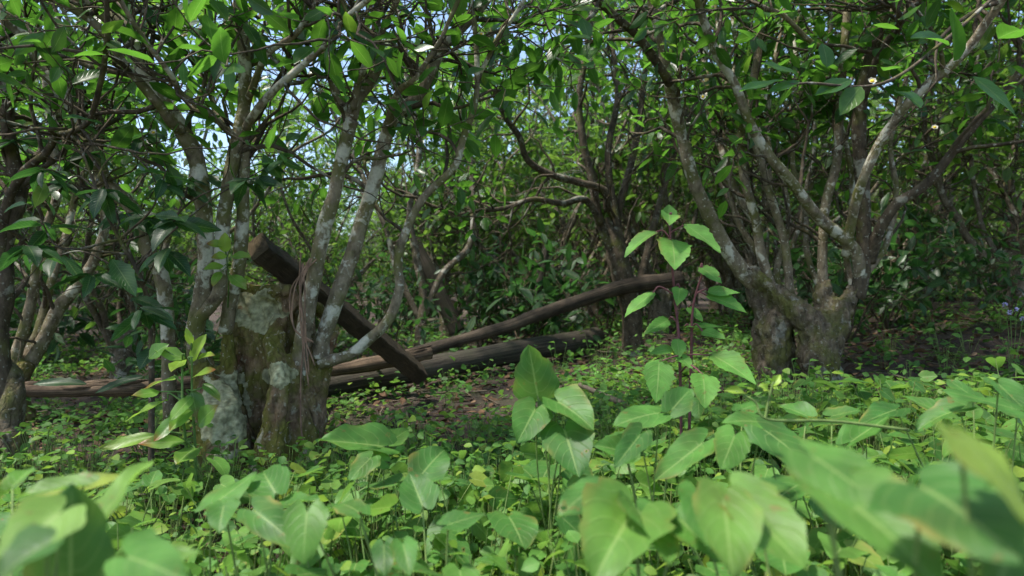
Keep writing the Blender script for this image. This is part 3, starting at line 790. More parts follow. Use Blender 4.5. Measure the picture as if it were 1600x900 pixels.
traced_tree('tea_tree', 'slim pale tea tree leaning behind the middle of the diagonal beam', (655, 540, 4.3),
  [interlimb([(655, 540), (662, 470), (650, 400), (640, 330), (655, 240), (640, 140)], 4.3, 4.3, 7, 4),
   interlimb([(660, 500), (690, 430), (735, 380), (738, 300), (730, 200)], 4.3, 4.5, 6, 4),
   interlimb([(655, 500), (620, 420), (600, 350), (560, 260)], 4.3, 4.4, 5, 4)],
  [[(655, 570, 4.3, 12), (656, 530, 4.3, 9), (660, 480, 4.3, 7)]], M['barkfar'], M['barkfar'], 54, nb=7)

# ================================================================== timber and poles
def pole(name, label, cat, a, b, ra, rb, mat, seed, sag=0.0, lump=0.1, sides=18, flat=1.0, mids=None):
    pts = [P(*a)] + [P(*m_) for m_ in (mids or [])] + [P(*b)]
    pa = catmull(pts, 14) if mids else catmull(pts, 40)
    n = len(pa)
    pa = pa + 0.006 * np.stack([fbm(pa, 3, seed), fbm(pa, 3, seed + 1), fbm(pa, 3, seed + 2)], 1)
    rr = np.linspace(ra, rb, n)
    q = MB(); tube(q, pa, rr, sides, lump, seed)
    return q, pa, rr

q, pa, rr = pole('log', '', '', (455, 613, 2.75), (932, 528, 4.1), 0.048, 0.066, None, 5, lump=0.14, sides=28)
T = thing('dark_round_log', 'thick dark round log lying across the floor under the pale split log and beam', 'log', pa[0])
q.build('body', M['char'], T)
q = MB()                        # ragged burnt end
rg = np.random.default_rng(5); ax = norm(pa[-1] - pa[-4])
for k in range(26):
    r = perp(ax, rg); c = pa[-1] + r * 0.045 * rg.uniform(0.2, 1) - ax * 0.05
    tube(q, np.array([c, c + ax * 0.05, c + ax * rg.uniform(0.06, 0.17) + r * 0.008]), [0.016, 0.012, 0.001], 5, 0.2, k)
o = q.build('splintered_end', M['char'], T)

T = None
q, pa, rr = pole('', '', '', (640, 555, 3.45), (1062, 436, 4.05), 0.030, 0.048, None, 8, lump=0.22, sides=20, mids=[(760, 520, 3.6), (900, 472, 3.8), (980, 448, 3.95)])
tag(q.build('weathered_pole', M['pole']), 'knotty weathered brown pole slanting up to the right above the dark round log', 'log')
q, pa, rr = pole('', '', '', (-60, 612, 2.35), (672, 552, 3.02), 0.024, 0.030, None, 12, lump=0.35, sides=14, mids=[(90, 609, 2.36), (250, 603, 2.42), (520, 578, 2.78)])
T = thing('split_log', 'long cracked reddish-brown log with peeling bark passing behind the old left bole', 'log', pa[0])
q.build('body', M['split'], T)
q = MB(); rg = np.random.default_rng(7)
for k in range(34):              # splinters and bark slabs
    f = rg.uniform(0.02, 0.42) if k % 2 else rg.uniform(0.86, 0.99); i = int(f * (len(pa) - 4)); ax = norm(pa[i + 2] - pa[i])
    r = norm(np.array([rg.normal(0, .4), -0.5, abs(rg.normal(0.9, .4))])); c = pa[i] + r * rr[i] * 0.8
    L = rg.uniform(0.05, 0.18); ax2 = norm(ax + r * rg.uniform(0, .12))
    tube(q, np.array([c, c + ax2 * L * 0.5, c + ax2 * L]), [0.010, 0.012, 0.002], 5, 0.3, k)
q.build('bark_slab', M['split'], T)

# squared beam
def beam(a, b, wdt, hgt, roll, m1, m2, T):
    A, B = a, b; n = 90
    ax = norm(B - A); up = np.array([0, 0, 1.0]); s = norm(np.cross(ax, up)); u = np.cross(s, ax)
    s2 = s * math.cos(roll) + u * math.sin(roll); u2 = -s * math.sin(roll) + u * math.cos(roll)
    q = MB(); e = 0.006
    prof_ = []
    for cs, cu in ((1, 1), (-1, 1), (-1, -1), (1, -1)):
        x, y = cs * wdt / 2, cu * hgt / 2
        if cs * cu > 0: prof_ += [(x, y - cu * e), (x - cs * e, y)]
        else: prof_ += [(x - cs * e, y), (x, y - cu * e)]
    t = np.linspace(0, 1, n)
    V = []; UV = []
    for k in range(n):
        c = A + (B - A) * t[k]
        for (x, y) in prof_: 
            V.append(c + s2 * x + u2 * y); UV.append(((x + y) * 18 + 3, t[k] * 3))
    V = np.array(V); V += 0.008 * np.stack([fbm(V, 14, 3), fbm(V, 14, 4), fbm(V, 14, 5)], 1) + 0.004 * np.stack([fbm(V, 70, 3), fbm(V, 70, 4), fbm(V, 70, 5)], 1)
    m_ = len(prof_); i = np.arange(n - 1)[:, None] * m_; j = np.arange(m_)[None]; k = (j + 1) % m_
    q.add(V, np.stack([i + j, i + k, i + m_ + k, i + m_ + j], -1).reshape(-1, 4), 0.5, np.array(UV))
    q.build('body', m1, T, smooth=False)
    for c, base_, sg in ((A, 0, -1), (B, n - 1, 1)):
        e_ = MB(); vv = np.vstack([V[base_ * m_: base_ * m_ + m_] + ax * sg * 0.001, c + ax * sg * 0.003])
        jj = np.arange(m_); kk = (jj + 1) % m_
        e_.add(vv, np.stack([jj, kk, np.full(m_, m_), np.full(m_, m_)], 1), 0.5, np.random.default_rng(1).random((m_ + 1, 2)))
        e_.build('cut_end', m2, T, smooth=False)
A = P(402, 385, 2.02); B = P(655, 584, 2.85)
T = thing('timber_beam', 'dark squared timber beam slanting from the top of the left bole down onto the logs', 'beam', B)
beam(A, B, 0.064, 0.078, 0.75, M['beam'], M['beamend'], T)

q, pa, rr = pole('', '', '', (640, 362, 4.6), (716, 520, 4.6), 0.045, 0.055, None, 21, lump=0.15)
tag(q.build('leaning_post', M['char']), 'black burnt post leaning left among the stems behind the upper pole', 'post')
q, pa, rr = pole('', '', '', (856, 384, 4.4), (832, 500, 4.4), 0.022, 0.030, None, 22, lump=0.15)
tag(q.build('burnt_stub', M['char']), 'thin black upright stub standing left of the dark gnarled tree', 'post')
q, pa, rr = pole('', '', '', (905, 602, 2.6), (1010, 648, 2.2), 0.009, 0.012, None, 23, lump=0.2, sides=8)
tag(q.build('fallen_stick', M['twig']), 'bare brown stick lying on the ground left of the tall serrated herb', 'stick')
q, pa, rr = pole('', '', '', (945, 560, 2.9), (1000, 640, 2.4), 0.005, 0.006, None, 24, lump=0.2, sides=8)

def column(x, y):
    px = 800 + FPX * x / max(y, .3)
    if px < -60 or px > 1660: return 'outside the frame on the ' + ('left' if px < 0 else 'right')
    for lim, w_ in ((130, 'at the left edge'), (300, 'left of the old sawn bole'), (480, 'behind the old sawn bole'), (640, 'behind the diagonal beam'), (800, 'behind the crossing of the logs'),
                    (960, 'above the dark round log'), (1130, 'behind the tall serrated herb'), (1380, 'behind the forked grey tree')):
        if px < lim: return w_
    return 'at the right edge'

def tree_words(x, y):
    if y < 2: return ('unseen tea tree added for shade beside the viewer, outside the picture', 'unseen tea trees added for shade')
    row = 'nearest row' if y < 5.6 else 'second row' if y < 7.4 else 'third row' if y < 9.5 else 'fourth row' if y < 12.5 else 'farthest row'
    return ('thin-stemmed tea tree of the thicket, ' + row + ', ' + column(x, y), 'thicket tea trees, ' + row + ' ' + column(x, y))

# ================================================================== thicket trees
GRP = 'tea trees of the thicket behind'
def bg_tree(seed, stems, H, leaf=0.10, dens=1.0, hi=False):
    rng = np.random.default_rng(seed)
    t_ = thing('tea_tree', '', 'tree', (0, 0, 0), GRP)
    tr = MB(); wood = MB(); fol = Foliage()
    tube(tr, wiggle((0, 0, -0.15), (0, 0, 1), 0.5, 5, 0.05, 0, rng), [0.11, 0.10, 0.085, 0.08, 0.075, 0.05], 10, 0.3, seed)
    for s in range(stems):
        a = s * 2 * np.pi / stems + rng.uniform(-.4, .4)
        lean = rng.uniform(0.15, 0.6)
        p0 = np.array([math.cos(a) * 0.04, math.sin(a) * 0.04, rng.uniform(0.05, 0.25)])
        path = wiggle(p0, (math.cos(a) * lean, math.sin(a) * lean, 1), H * rng.uniform(0.75, 1.1), 20, 0.13, 0.03, rng)
        path = catmull(path, 2); rr = np.linspace(rng.uniform(0.014, 0.027), 0.004, len(path))
        tube(tr, path, rr, 7, 0.2, seed + s, cap=False)
        sprout(path, rr, rng, tr, fol, 0.26, 1.0, int(17 * dens), 0.55, 6, 0.22, leaf, 0.030, sides=4)
        # bare twiggy lower growth
        nb = Foliage()
        sprout(path, rr, rng, tr, nb, 0.08, 0.5, 7, 0.5, 4, 0.3, leaf, 0.10, sides=3, bare=0.4)
        for kk in range(len(nb.b)):
            if rng.random() < 0.5: fol.b.append(nb.b[kk]); fol.d.append(nb.d[kk]); fol.n.append(nb.n[kk]); fol.l.append(nb.l[kk])
    tk = tr.build('trunk', [M['barkfar'], M['barkd']], t_)
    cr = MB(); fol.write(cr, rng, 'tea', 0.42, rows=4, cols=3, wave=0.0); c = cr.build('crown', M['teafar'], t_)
    print('bg', seed, len(fol.b), len(tr.v))
    return t_, [(tk, []), (c, [])]
protos = [bg_tree(101, 7, 2.9, dens=.62), bg_tree(102, 8, 3.2, dens=.58), bg_tree(103, 7, 2.6, dens=.66), bg_tree(104, 9, 3.0, dens=0.5), bg_tree(105, 7, 3.5, dens=.62)]
used = [False] * 5
rng = np.random.default_rng(77)
spots = [(-2.1, 3.7, .8), (-1.25, 4.3, .62), (2.9, 3.9, 1.0), (1.7, 4.5, .95), (-3.2, 3.0, 1.0), (3.6, 3.2, 1.0), (0.35, 5.4, 1.0), (-0.5, 5.3, .9), (1.05, 4.9, .95), (0.75, 5.9, 1.0)]
tries = 0
while len(spots) < 185 and tries < 12000:
    tries += 1
    y = rng.uniform(4.6, 24); x = rng.uniform(-1, 1) * (0.9 * y + 1.6)
    md = 0.80 + 0.045 * y
    # a thinner gap where the sky shows, up left of the middle
    if abs(x / y + 0.34) < 0.18 and y > 5.0 and rng.random() < 0.80: continue
    if all((x - a) ** 2 + (y - b) ** 2 > md * md for a, b, _ in spots): spots.append((x, y, rng.uniform(0.75, 1.15) * (0.74 if -0.60 < x / y < -0.14 else 1.0)))
spots += [(-3.1, 1.3, 1.0), (3.5, 1.5, 1.0)]  # unseen trees beside the viewer, added out of frame to shade the light
for k, (x, y, s) in enumerate(spots):
    pi = k % 5
    lab, g = tree_words(x, y)
    root, kids = protos[pi]
    loc = (x, y, g1(x, y)); rz = rng.uniform(0, 6.28)
    if not used[pi]:
        used[pi] = True; root.location = loc; root.rotation_euler = (0, 0, rz); root.scale = (s,) * 3; root['label'] = lab; root['group'] = g
    else: dup(root, kids, loc, rz, s, lab, g)

# ================================================================== understory bushes
def bush(seed, leaf=0.10):
    rng = np.random.default_rng(seed); t_ = thing('tea_bush', '', 'bush', (0, 0, 0)); wood = MB(); fol = Foliage()
    for s in range(7):
        a = rng.uniform(0, 6.28); path = wiggle((0, 0, -0.03), (math.cos(a) * .5, math.sin(a) * .5, 1), rng.uniform(.35, .75), 10, 0.15, 0.02, rng)
        tube(wood, path, np.linspace(0.007, 0.002, 11), 5, cap=False)
        sprout(path, np.linspace(.007, .002, 11), rng, wood, fol, 0.3, 1.0, 5, 0.22, 3, 0.12, leaf, 0.03, sides=3)
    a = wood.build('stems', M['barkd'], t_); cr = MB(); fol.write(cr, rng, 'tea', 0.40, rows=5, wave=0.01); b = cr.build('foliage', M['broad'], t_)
    return t_, [(a, []), (b, [])]
bp_ = [bush(201), bush(202, 0.12), bush(203, 0.085)]
bspots = []
for k in range(60):
    y = rng.uniform(4.2, 8.0); x = rng.uniform(-.85, .85) * y
    if all((x - a) ** 2 + (y - b) ** 2 > 0.45 for a, b in bspots): bspots.append((x, y))
bspots += [(-0.75, 4.1), (-0.2, 4.5), (0.1, 4.25), (2.4, 3.3), (2.75, 2.9), (2.15, 3.9), (1.75, 3.6), (-1.45, 3.1)]
for k, (x, y) in enumerate(bspots):
    root, kids = bp_[k % 3]; loc = (x, y, g1(x, y)); s = rng.uniform(.6, 1.15)
    row = 'near' if y < 5 else 'farther'
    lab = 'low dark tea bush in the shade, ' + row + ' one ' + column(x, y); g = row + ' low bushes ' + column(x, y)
    if k < 3: root.location = loc; root.scale = (s,) * 3; root['label'] = lab; root['group'] = g
    else: dup(root, kids, loc, rng.uniform(0, 6.28), s, lab, g)

# ================================================================== broad leaved shrub at the left
R = np.random.default_rng(31)
b0 = P(238, 640, 1.75)
BS = thing('broadleaf_shrub', 'shrub of large drooping dark ribbed leaves crowding the left between stems', 'shrub', (b0[0], b0[1], g1(b0[0], b0[1])))
wood = MB(); cr = MB()
root = np.array([b0[0], b0[1], g1(b0[0], b0[1]) - 0.02])
whorls = [(120, 190), (60, 260), (150, 250), (225, 215), (60, 330), (190, 320), (90, 395), (240, 340), (20, 220), (200, 150), (30, 395), (255, 400), (280, 340), (225, 470), (170, 300), (100, 290), (260, 250), (300, 270), (140, 430), (400, 290), (455, 250)]
main = catmull([root, P(236, 520, 1.78), P(222, 440, 1.75), P(190, 380, 1.72), P(160, 320, 1.7), P(130, 240, 1.7)], 10)
tube(wood, main, np.linspace(0.009, 0.003, len(main)), 6)
for (x, y) in whorls:
    x += R.normal(0, 8); y += R.normal(0, 8)
    Y = R.uniform(1.55, 1.95); c = P(x, y, Y)
    i = np.argmin(np.linalg.norm(main - (c - np.array([0, 0, 0.12])), axis=1)); s_ = main[i]
    mid_ = (s_ + c) / 2 + np.array([0, 0, 0.02]) + R.normal(0, .02, 3)
    pth = catmull([s_, mid_, c], 6); tube(wood, pth, np.linspace(0.0035, 0.0015, len(pth)), 5, cap=False)
    n = R.integers(6, 10); a = R.uniform(0, 6.28) + np.arange(n) * 2.4
    D = np.stack([np.cos(a), np.sin(a) * 0.8, R.normal(-0.35, 0.25, n)], 1)
    L = R.uniform(0.055, 0.115, n)
    bpos = c[None] - norm(pth[-1] - pth[-2]) * (np.arange(n) * 0.006)[:, None]
    leaves(cr, 'tea', bpos, D, np.array([0, -0.25, 1.0]) + R.normal(0, .35, (n, 3)), L, L * 0.36, R, 9, 5, R.uniform(.1, .45, n), R.uniform(.1, .5, n), 0.015, 0.12, 0, R.beta(2, 2, n))
for a in ((175, 405, 213, 458, 1.65, 1.6, 34, .95), (40, 318, 0, 328, 1.5, 1.5, 20, .8), (160, 195, 100, 172, 1.6, 1.5, 26, .7), (205, 465, 258, 478, 1.7, 1.65, 22, .5), (245, 485, 190, 500, 1.7, 1.65, 24, .3),
          (135, 600, 45, 592, 1.85, 1.8, 20, .5), (225, 588, 140, 608, 1.8, 1.75, 18, .3), (215, 515, 160, 508, 1.72, 1.68, 18, .95), (240, 545, 215, 575, 1.7, 1.65, 30, .4)):
    hleaf(cr, 'tea', *a[:7], (0.1, -0.6, 0.75), R, 13, 5, 0.3, 0.25, 0.015, 0.12, var=a[7])
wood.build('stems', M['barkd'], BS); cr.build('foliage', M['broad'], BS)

# ================================================================== young tea sapling in front of the left bole
def plant_from(name, label, cat, basept, leafspecs, kind, mat, rng, stemvar=0.3, stem_pts=None, rows=11, cols=7, lobe=0.0, serr=0.0, foldr=(.1, .4), curlr=(0, .3), wave=0.02, sr=0.0022, group=None):
    t_ = thing(name, label, cat, basept, group)
    st = MB(); mains = []
    for sp in (stem_pts or []):
        pth = catmull(sp, 8); mains.append(pth); tube(st, pth, np.linspace(sr * 1.7, sr, len(pth)), 6, 0.1, 2, var=stemvar)
    allm = np.vstack(mains) if mains else None
    lf = []
    for ls in leafspecs:
        bx, by, tx, ty, Yb, Yt, W, hint, var = ls
        q = MB(); b = hleaf(q, kind, bx, by, tx, ty, Yb, Yt, W, hint, rng, rows, cols, rng.uniform(*foldr), rng.uniform(*curlr), wave, serr, lobe, var)
        lf.append(q)
        if allm is not None: s_ = allm[np.argmin(np.linalg.norm(allm - (b - np.array([0, 0, 0.01])), axis=1))]
        else:
            s_ = np.array([basept[0] + rng.normal(0, .02), basept[1] + rng.normal(0, .02), basept[2] - 0.01])
        m_ = (s_ * 0.45 + b * 0.55) + rng.normal(0, .006, 3) + np.array([0, 0, 0.01])
        pth = catmull([s_, m_, b], 6); tube(st, pth, np.linspace(sr, sr * 0.7, len(pth)), 6, cap=False, var=stemvar)
    st.build('stem', M['stem'], t_)
    for q in lf: q.build('leaf', mat, t_)
    return t_

H1 = (0.1, -0.75, 0.65); H2 = (-0.3, -0.4, 0.9); H3 = (0.3, -0.5, 0.8); HU = (0, -0.25, 1.0)
g = lambda px, Y: (lambda p: (p[0], Y, g1(p[0], Y)))(P(px, 600, Y))
gb = g(310, 1.55)
plant_from('tea_sapling', 'young tea sapling with yellow-green red-tipped leaves in front of the old bole', 'sapling', gb,
 [(290, 560, 240, 545, 1.52, 1.5, 22, H1, .7), (300, 565, 318, 520, 1.52, 1.5, 22, H1, 1.0), (285, 562, 268, 580, 1.52, 1.45, 24, H1, .95), (310, 560, 332, 550, 1.52, 1.48, 15, H1, 1.0),
  (300, 590, 335, 575, 1.52, 1.46, 16, H1, .9), (278, 590, 215, 600, 1.5, 1.5, 22, HU, .8), (262, 625, 190, 655, 1.5, 1.5, 18, H2, .8), (300, 620, 265, 655, 1.5, 1.42, 24, H1, .3),
  (300, 610, 308, 655, 1.52, 1.5, 30, H1, .1), (245, 680, 155, 700, 1.5, 1.45, 24, H1, .8), (290, 690, 213, 692, 1.5, 1.46, 24, H1, .6), (310, 665, 335, 630, 1.5, 1.48, 34, H1, .35),
  (280, 650, 240, 690, 1.5, 1.44, 26, H1, .05), (305, 700, 275, 720, 1.5, 1.42, 36, H1, .45), (300, 540, 290, 512, 1.52, 1.5, 12, H1, 1.0), (318, 600, 345, 625, 1.52, 1.48, 18, H3, .2),
  (250, 612, 205, 618, 1.5, 1.46, 18, H1, .5), (232, 560, 262, 535, 1.5, 1.5, 26, H1, .2), (300, 640, 262, 668, 1.5, 1.42, 26, H1, .4)],
 'tea', M['young'], R, 0.15, [[np.array(gb), P(305, 700, 1.53), P(300, 620, 1.52), P(300, 550, 1.52)], [np.array(gb), P(290, 690, 1.51), P(285, 620, 1.5), P(285, 565, 1.52)]], wave=0.03)
# seedling shoot against the trunk
gb = g(318, 1.85); 
SH = plant_from('shoot', 'x', 'shoot', P(356, 480, 1.96),
 [(350, 385, 322, 378, 1.8, 1.78, 18, H1, .9), (355, 400, 330, 402, 1.8, 1.78, 18, H1, .9), (350, 415, 318, 420, 1.8, 1.76, 18, H1, .8), (362, 400, 392, 400, 1.8, 1.78, 18, H1, .6), (360, 430, 385, 450, 1.8, 1.76, 20, H1, .5), (352, 395, 350, 362, 1.8, 1.78, 20, H1, 1.0), (345, 425, 330, 445, 1.8, 1.76, 16, H1, .7)],
 'tea', M['young'], R, 0.1, [[P(356, 480, 1.96), P(357, 440, 1.84), P(352, 380, 1.8)]], sr=.0014)
SH.parent = LT; SH.location = np.array(SH['_o']) - np.array(LT['_o'])
for k_ in ('label', 'category'): del SH[k_]

# ================================================================== tall serrated herb
gb = g(1065, 1.5)
plant_from('serrated_herb', 'tall herb with paired serrated pale green leaves on a purple stem, before the pole', 'plant', gb,
 [(1023, 363, 968, 390, 1.44, 1.40, 38, HU, .7), (1072, 352, 1131, 390, 1.44, 1.38, 44, (0.2, -.6, .75), .8), (1050, 375, 1058, 414, 1.44, 1.36, 58, H1, .9), (1045, 345, 1046, 318, 1.44, 1.44, 30, H1, .9), (1046, 335, 1048, 345, 1.44, 1.38, 32, H1, .8),
  (1094, 418, 1132, 438, 1.48, 1.44, 30, H1, .7), (1020, 458, 972, 492, 1.46, 1.42, 34, HU, .6), (1062, 450, 1060, 474, 1.46, 1.42, 26, H1, .6), (1105, 455, 1158, 455, 1.48, 1.46, 22, H1, .7), (1105, 462, 1175, 482, 1.48, 1.44, 32, (0.2, -.7, .6), .4),
  (1098, 518, 1134, 528, 1.46, 1.42, 26, H1, .7), (1058, 530, 1062, 560, 1.46, 1.44, 26, H1, .7), (1060, 555, 1083, 573, 1.46, 1.42, 24, H1, .8), (1050, 545, 1015, 550, 1.46, 1.44, 20, H1, .4), (1070, 510, 1160, 504, 1.5, 1.46, 22, HU, .4),
  (1113, 555, 1188, 593, 1.42, 1.34, 50, (0.15, -.7, .7), .55), (1030, 565, 1028, 628, 1.42, 1.36, 52, H1, .5), (1098, 585, 1106, 635, 1.40, 1.34, 50, H1, .65), (1045, 500, 1005, 520, 1.5, 1.46, 24, H1, .3), (1075, 480, 1100, 500, 1.52, 1.48, 20, H1, .5)],
 'ovate', M['nettle'], R, 0.97, [[np.array(gb), P(1062, 560, 1.48), P(1055, 470, 1.47), P(1050, 410, 1.45), P(1046, 335, 1.44)], [np.array(gb) + [0.01, 0, 0], P(1080, 560, 1.5), P(1083, 480, 1.49), P(1098, 425, 1.48)]],
 rows=17, cols=7, serr=0.10, lobe=0.06, sr=0.0022, foldr=(.1, .35), curlr=(.05, .35))

# ================================================================== foreground heart-leaved vines, placed one by one
def vine(label, px, Y, specs):
    gb = g(px, Y)
    plant_from('vine_plant', label, 'vine', gb, specs, 'heart', M['heart'], R, 0.4, None, rows=12, cols=9, lobe=0.24, foldr=(-.05, .55), curlr=(-.05, .5), wave=0.04, sr=0.0016)
vine('vine with one upright spade-shaped leaf standing highest before the dark log', 860, 1.15,
 [(840, 618, 826, 538, 1.12, 1.10, 72, (0.1, -1, .2), .35), (872, 628, 932, 662, 1.1, 1.04, 70, (0, -.6, .8), .45), (836, 640, 808, 692, 1.1, 1.04, 62, H1, .3), (882, 672, 905, 742, 1.08, 1.0, 84, (0, -.9, .4), .1), (880, 640, 905, 612, 1.12, 1.14, 60, H1, .4)])
vine('vine whose wide pointed leaf sprawls beside the upright spade leaf', 1010, 1.0,
 [(1030, 645, 955, 655, 1.02, .98, 58, (0, -.5, .9), .45), (978, 708, 930, 690, .98, .96, 48, H1, .5), (980, 712, 995, 680, .98, 1.0, 34, H1, .4), (1050, 640, 1085, 600, 1.02, 1.05, 44, H1, .3), (1000, 680, 960, 730, .95, .9, 46, H1, .15)])
vine('vine with a pointed leaf and small curled heart leaf below the tall herb', 1120, 0.95,
 [(1098, 692, 1022, 752, .95, .9, 58, (-.2, -.6, .75), .5), (1148, 680, 1128, 732, .95, .9, 62, H1, .55), (1190, 660, 1128, 650, 1.0, .98, 44, (0, -.5, .85), .5), (1160, 640, 1200, 620, 1.05, 1.08, 40, HU, .3)])
vine('vine with a broad bluish leaf low in front of the forked right tree', 1245, 0.95,
 [(1195, 672, 1300, 742, .95, .88, 84, (0.1, -.6, .8), .2), (1330, 690, 1390, 650, 1.05, 1.1, 46, HU, .4), (1260, 650, 1215, 628, 1.1, 1.15, 40, H1, .3), (1300, 650, 1345, 640, 1.1, 1.1, 40, HU, .2)])
vine('vine with a big funnel-shaped pale leaf at the bottom edge', 985, 0.62,
 [(990, 800, 925, 895, .60, .52, 150, (-.2, -.8, .6), .65), (995, 795, 1050, 880, .6, .54, 110, (.5, -.6, .6), .45), (1062, 812, 1130, 872, .6, .55, 90, H1, .5), (930, 760, 870, 800, .66, .62, 60, (.1, -.4, .9), .3)])
vine('vine with a large heart leaf lit at its rim, right of the funnel leaf', 1190, 0.55,
 [(1148, 772, 1262, 895, .54, .48, 124, (.1, -.6, .8), .7), (1130, 780, 1150, 900, .52, .46, 110, H1, .72), (1090, 770, 1110, 850, .6, .52, 80, H1, .4), (1180, 765, 1235, 752, .6, .62, 60, HU, .2)])
vine('very near blurred vine leaves filling the lower right corner', 1430, 0.36,
 [(1268, 712, 1438, 812, .42, .36, 130, (0, -.5, .9), .55), (1300, 768, 1500, 890, .40, .32, 160, (0, -.6, .8), .6), (1440, 760, 1600, 850, .34, .28, 210, (-.2, -.7, .7), .2), (1600, 800, 1560, 960, .33, .3, 160, H1, .3)])
vine('very near yellowish blurred vine leaf at the right edge', 1590, 0.30,
 [(1500, 680, 1640, 800, .31, .27, 110, (0.3, -.5, .8), .9)])
vine('vine with a broad flat leaf pointing left in front of the old bole', 560, 1.25,
 [(598, 698, 498, 684, 1.18, 1.12, 66, (0, -.6, .8), .45), (610, 690, 640, 668, 1.25, 1.3, 34, H1, .6), (580, 715, 545, 745, 1.1, 1.05, 40, H1, .4), (600, 720, 560, 700, 1.15, 1.12, 34, H1, .5), (660, 740, 700, 690, 1.1, 1.15, 64, (.1, -.7, .6), .2)])
vine('vine with two raised leaf tips just below the foot of the old bole', 390, 0.85,
 [(330, 790, 402, 738, .82, .88, 52, (-.2, -.6, .8), .5), (430, 770, 402, 722, .86, .9, 66, (.1, -.8, .5), .35), (350, 790, 340, 830, .8, .76, 48, H1, .3), (440, 790, 500, 780, .85, .82, 44, HU, .4), (400, 800, 470, 850, .75, .7, 60, H1, .3)])
vine('near upright folded dark leaf and paler neighbours at the lower left', 140, 0.48,
 [(110, 905, 112, 752, .46, .46, 118, (.5, -.8, .1), .15), (150, 820, 236, 706, .52, .60, 66, (-.3, -.6, .7), .8), (130, 760, 20, 770, .6, .58, 56, HU, .75), (60, 780, 210, 722, .62, .66, 46, HU, .95)])
vine('near blurred pale leaves cut by the lower left corner', 60, 0.40,
 [(95, 800, -10, 880, .44, .40, 110, H1, .85), (75, 850, -20, 900, .38, .36, 90, (-.2, -.6, .7), .1), (200, 870, 290, 900, .42, .38, 90, H1, .5), (180, 900, 300, 850, .44, .42, 60, H1, .7), (20, 760, 50, 730, .7, .74, 40, H1, .6)])
vine('vine with round blue-green leaves near the bottom, left of the funnel-shaped leaf', 640, 0.8,
 [(600, 850, 600, 895, .74, .70, 40, H1, .1), (630, 850, 640, 890, .74, .70, 44, H1, .3), (480, 800, 470, 880, .7, .66, 70, H1, .6), (560, 800, 520, 770, .8, .84, 46, HU, .3), (700, 820, 760, 800, .8, .82, 52, HU, .2), (660, 790, 640, 740, .95, 1.0, 60, H1, .2)])
vine('vine with rounded bluish leaves at the right edge below the bank', 1560, 1.0,
 [(1590, 640, 1470, 605, 1.0, 1.05, 60, HU, .3), (1560, 600, 1600, 640, .95, .9, 60, H1, .2), (1500, 640, 1420, 660, 1.05, 1.05, 50, HU, .4), (1480, 650, 1400, 610, 1.1, 1.15, 46, HU, .4), (1520, 620, 1480, 590, 1.1, 1.15, 40, HU, .3), (1400, 640, 1340, 660, 1.05, 1.0, 46, HU, .1)])

# curly tendril shoot
q = MB(); pth = catmull([P(1420, 672, .95), P(1300, 658, .92), P(1200, 655, .9), P(1180, 628, .9), P(1150, 612, .9)], 8); tube(q, pth, np.linspace(.0022, .0014, len(pth)), 6, var=0.45)
pth = catmull([P(1196, 654, .9), P(1200, 630, .9), P(1208, 596, .9)], 8); tube(q, pth, np.linspace(.002, .0014, len(pth)), 6, var=0.45)
T = thing('tendril', 'pale runner tip with curled yellow buds arching over the leaves before the right tree', 'vine', P(1300, 658, .92))
q.build('stem', M['stem'], T)
q = MB(); 
for a in ((1165, 615, 1130, 605, .9, .9, 14), (1205, 605, 1222, 582, .9, .9, 14), (1200, 610, 1185, 600, .9, .9, 12)): hleaf(q, 'lance', *a, H1, R, fold=.8, curl=.4, wave=.05, var=1.0)
q.build('bud_leaf', M['young'], T)

# ================================================================== scattered vine plants
def vproto(seed, n, size, hgt, spread, kind='heart', mat='heart', lobe=.24, ratio=.93, rows=9, cols=7, serr=0, name='vine_plant', cat='vine', split=True, tilt=.45, sr=.0014, fold=(.05, .35)):
    rng = np.random.default_rng(seed); t_ = thing(name, '', cat, (0, 0, 0)); st = MB(); one = MB(); kids = []
    for k in range(n):
        a = rng.uniform(0, 6.28); r = spread * math.sqrt(rng.random()); p = np.array([math.cos(a) * r, math.sin(a) * r, hgt * rng.uniform(.45, 1.1)])
        pth = catmull([np.array([p[0] * .3, p[1] * .3, -.02]), np.array([p[0] * .7, p[1] * .7, p[2] * .6]), p], 5); tube(st, pth, np.linspace(sr, sr * .7, len(pth)), 5, cap=False, var=rng.uniform(.2, .6))
        aa = a + rng.normal(0, .8); d = np.array([math.cos(aa), math.sin(aa), rng.normal(-.15, .35)]); L = size * rng.uniform(.6, 1.2)
        q = MB() if split else one
        leaves(q, kind, p, d, np.array([0, 0, 1.0]) + rng.normal(0, tilt, 3), L, L * ratio * rng.uniform(.85, 1.1), rng, rows, cols, rng.uniform(*fold), rng.uniform(-.1, .5), .035, serr, lobe, np.clip(rng.beta(2, 2) + (rng.random() < .08) * .5, 0, 1))
        if split: kids.append((q.build('leaf', M[mat], t_), []))
    kids.append((st.build('stem', M['stem'], t_), []))
    if not split: kids.append((one.build('foliage', M[mat], t_), []))
    return t_, kids

def scatter(protos, pts, labf, rng, smin, smax):
    first = [True] * len(protos)
    for k, (x, y) in enumerate(pts):
        i = k % len(protos); root, kids = protos[i]; loc = (x, y, g1(x, y)); s = rng.uniform(smin, smax); lab, g_ = labf(x, y)
        if first[i]: first[i] = False; root.location = loc; root.scale = (s,) * 3; root['label'] = lab; root['group'] = g_
        else: dup(root, kids, loc, rng.uniform(0, 6.28), s, lab, g_)

def poisson(n, fx, fy, dmin, rng, ok=lambda x, y: True):
    pts = []
    for _ in range(n * 40):
        if len(pts) >= n: break
        y = fy(rng); x = fx(rng, y)
        if ok(x, y) and all((x - a) ** 2 + (y - b) ** 2 > dmin * dmin for a, b in pts): pts.append((x, y))
    return pts

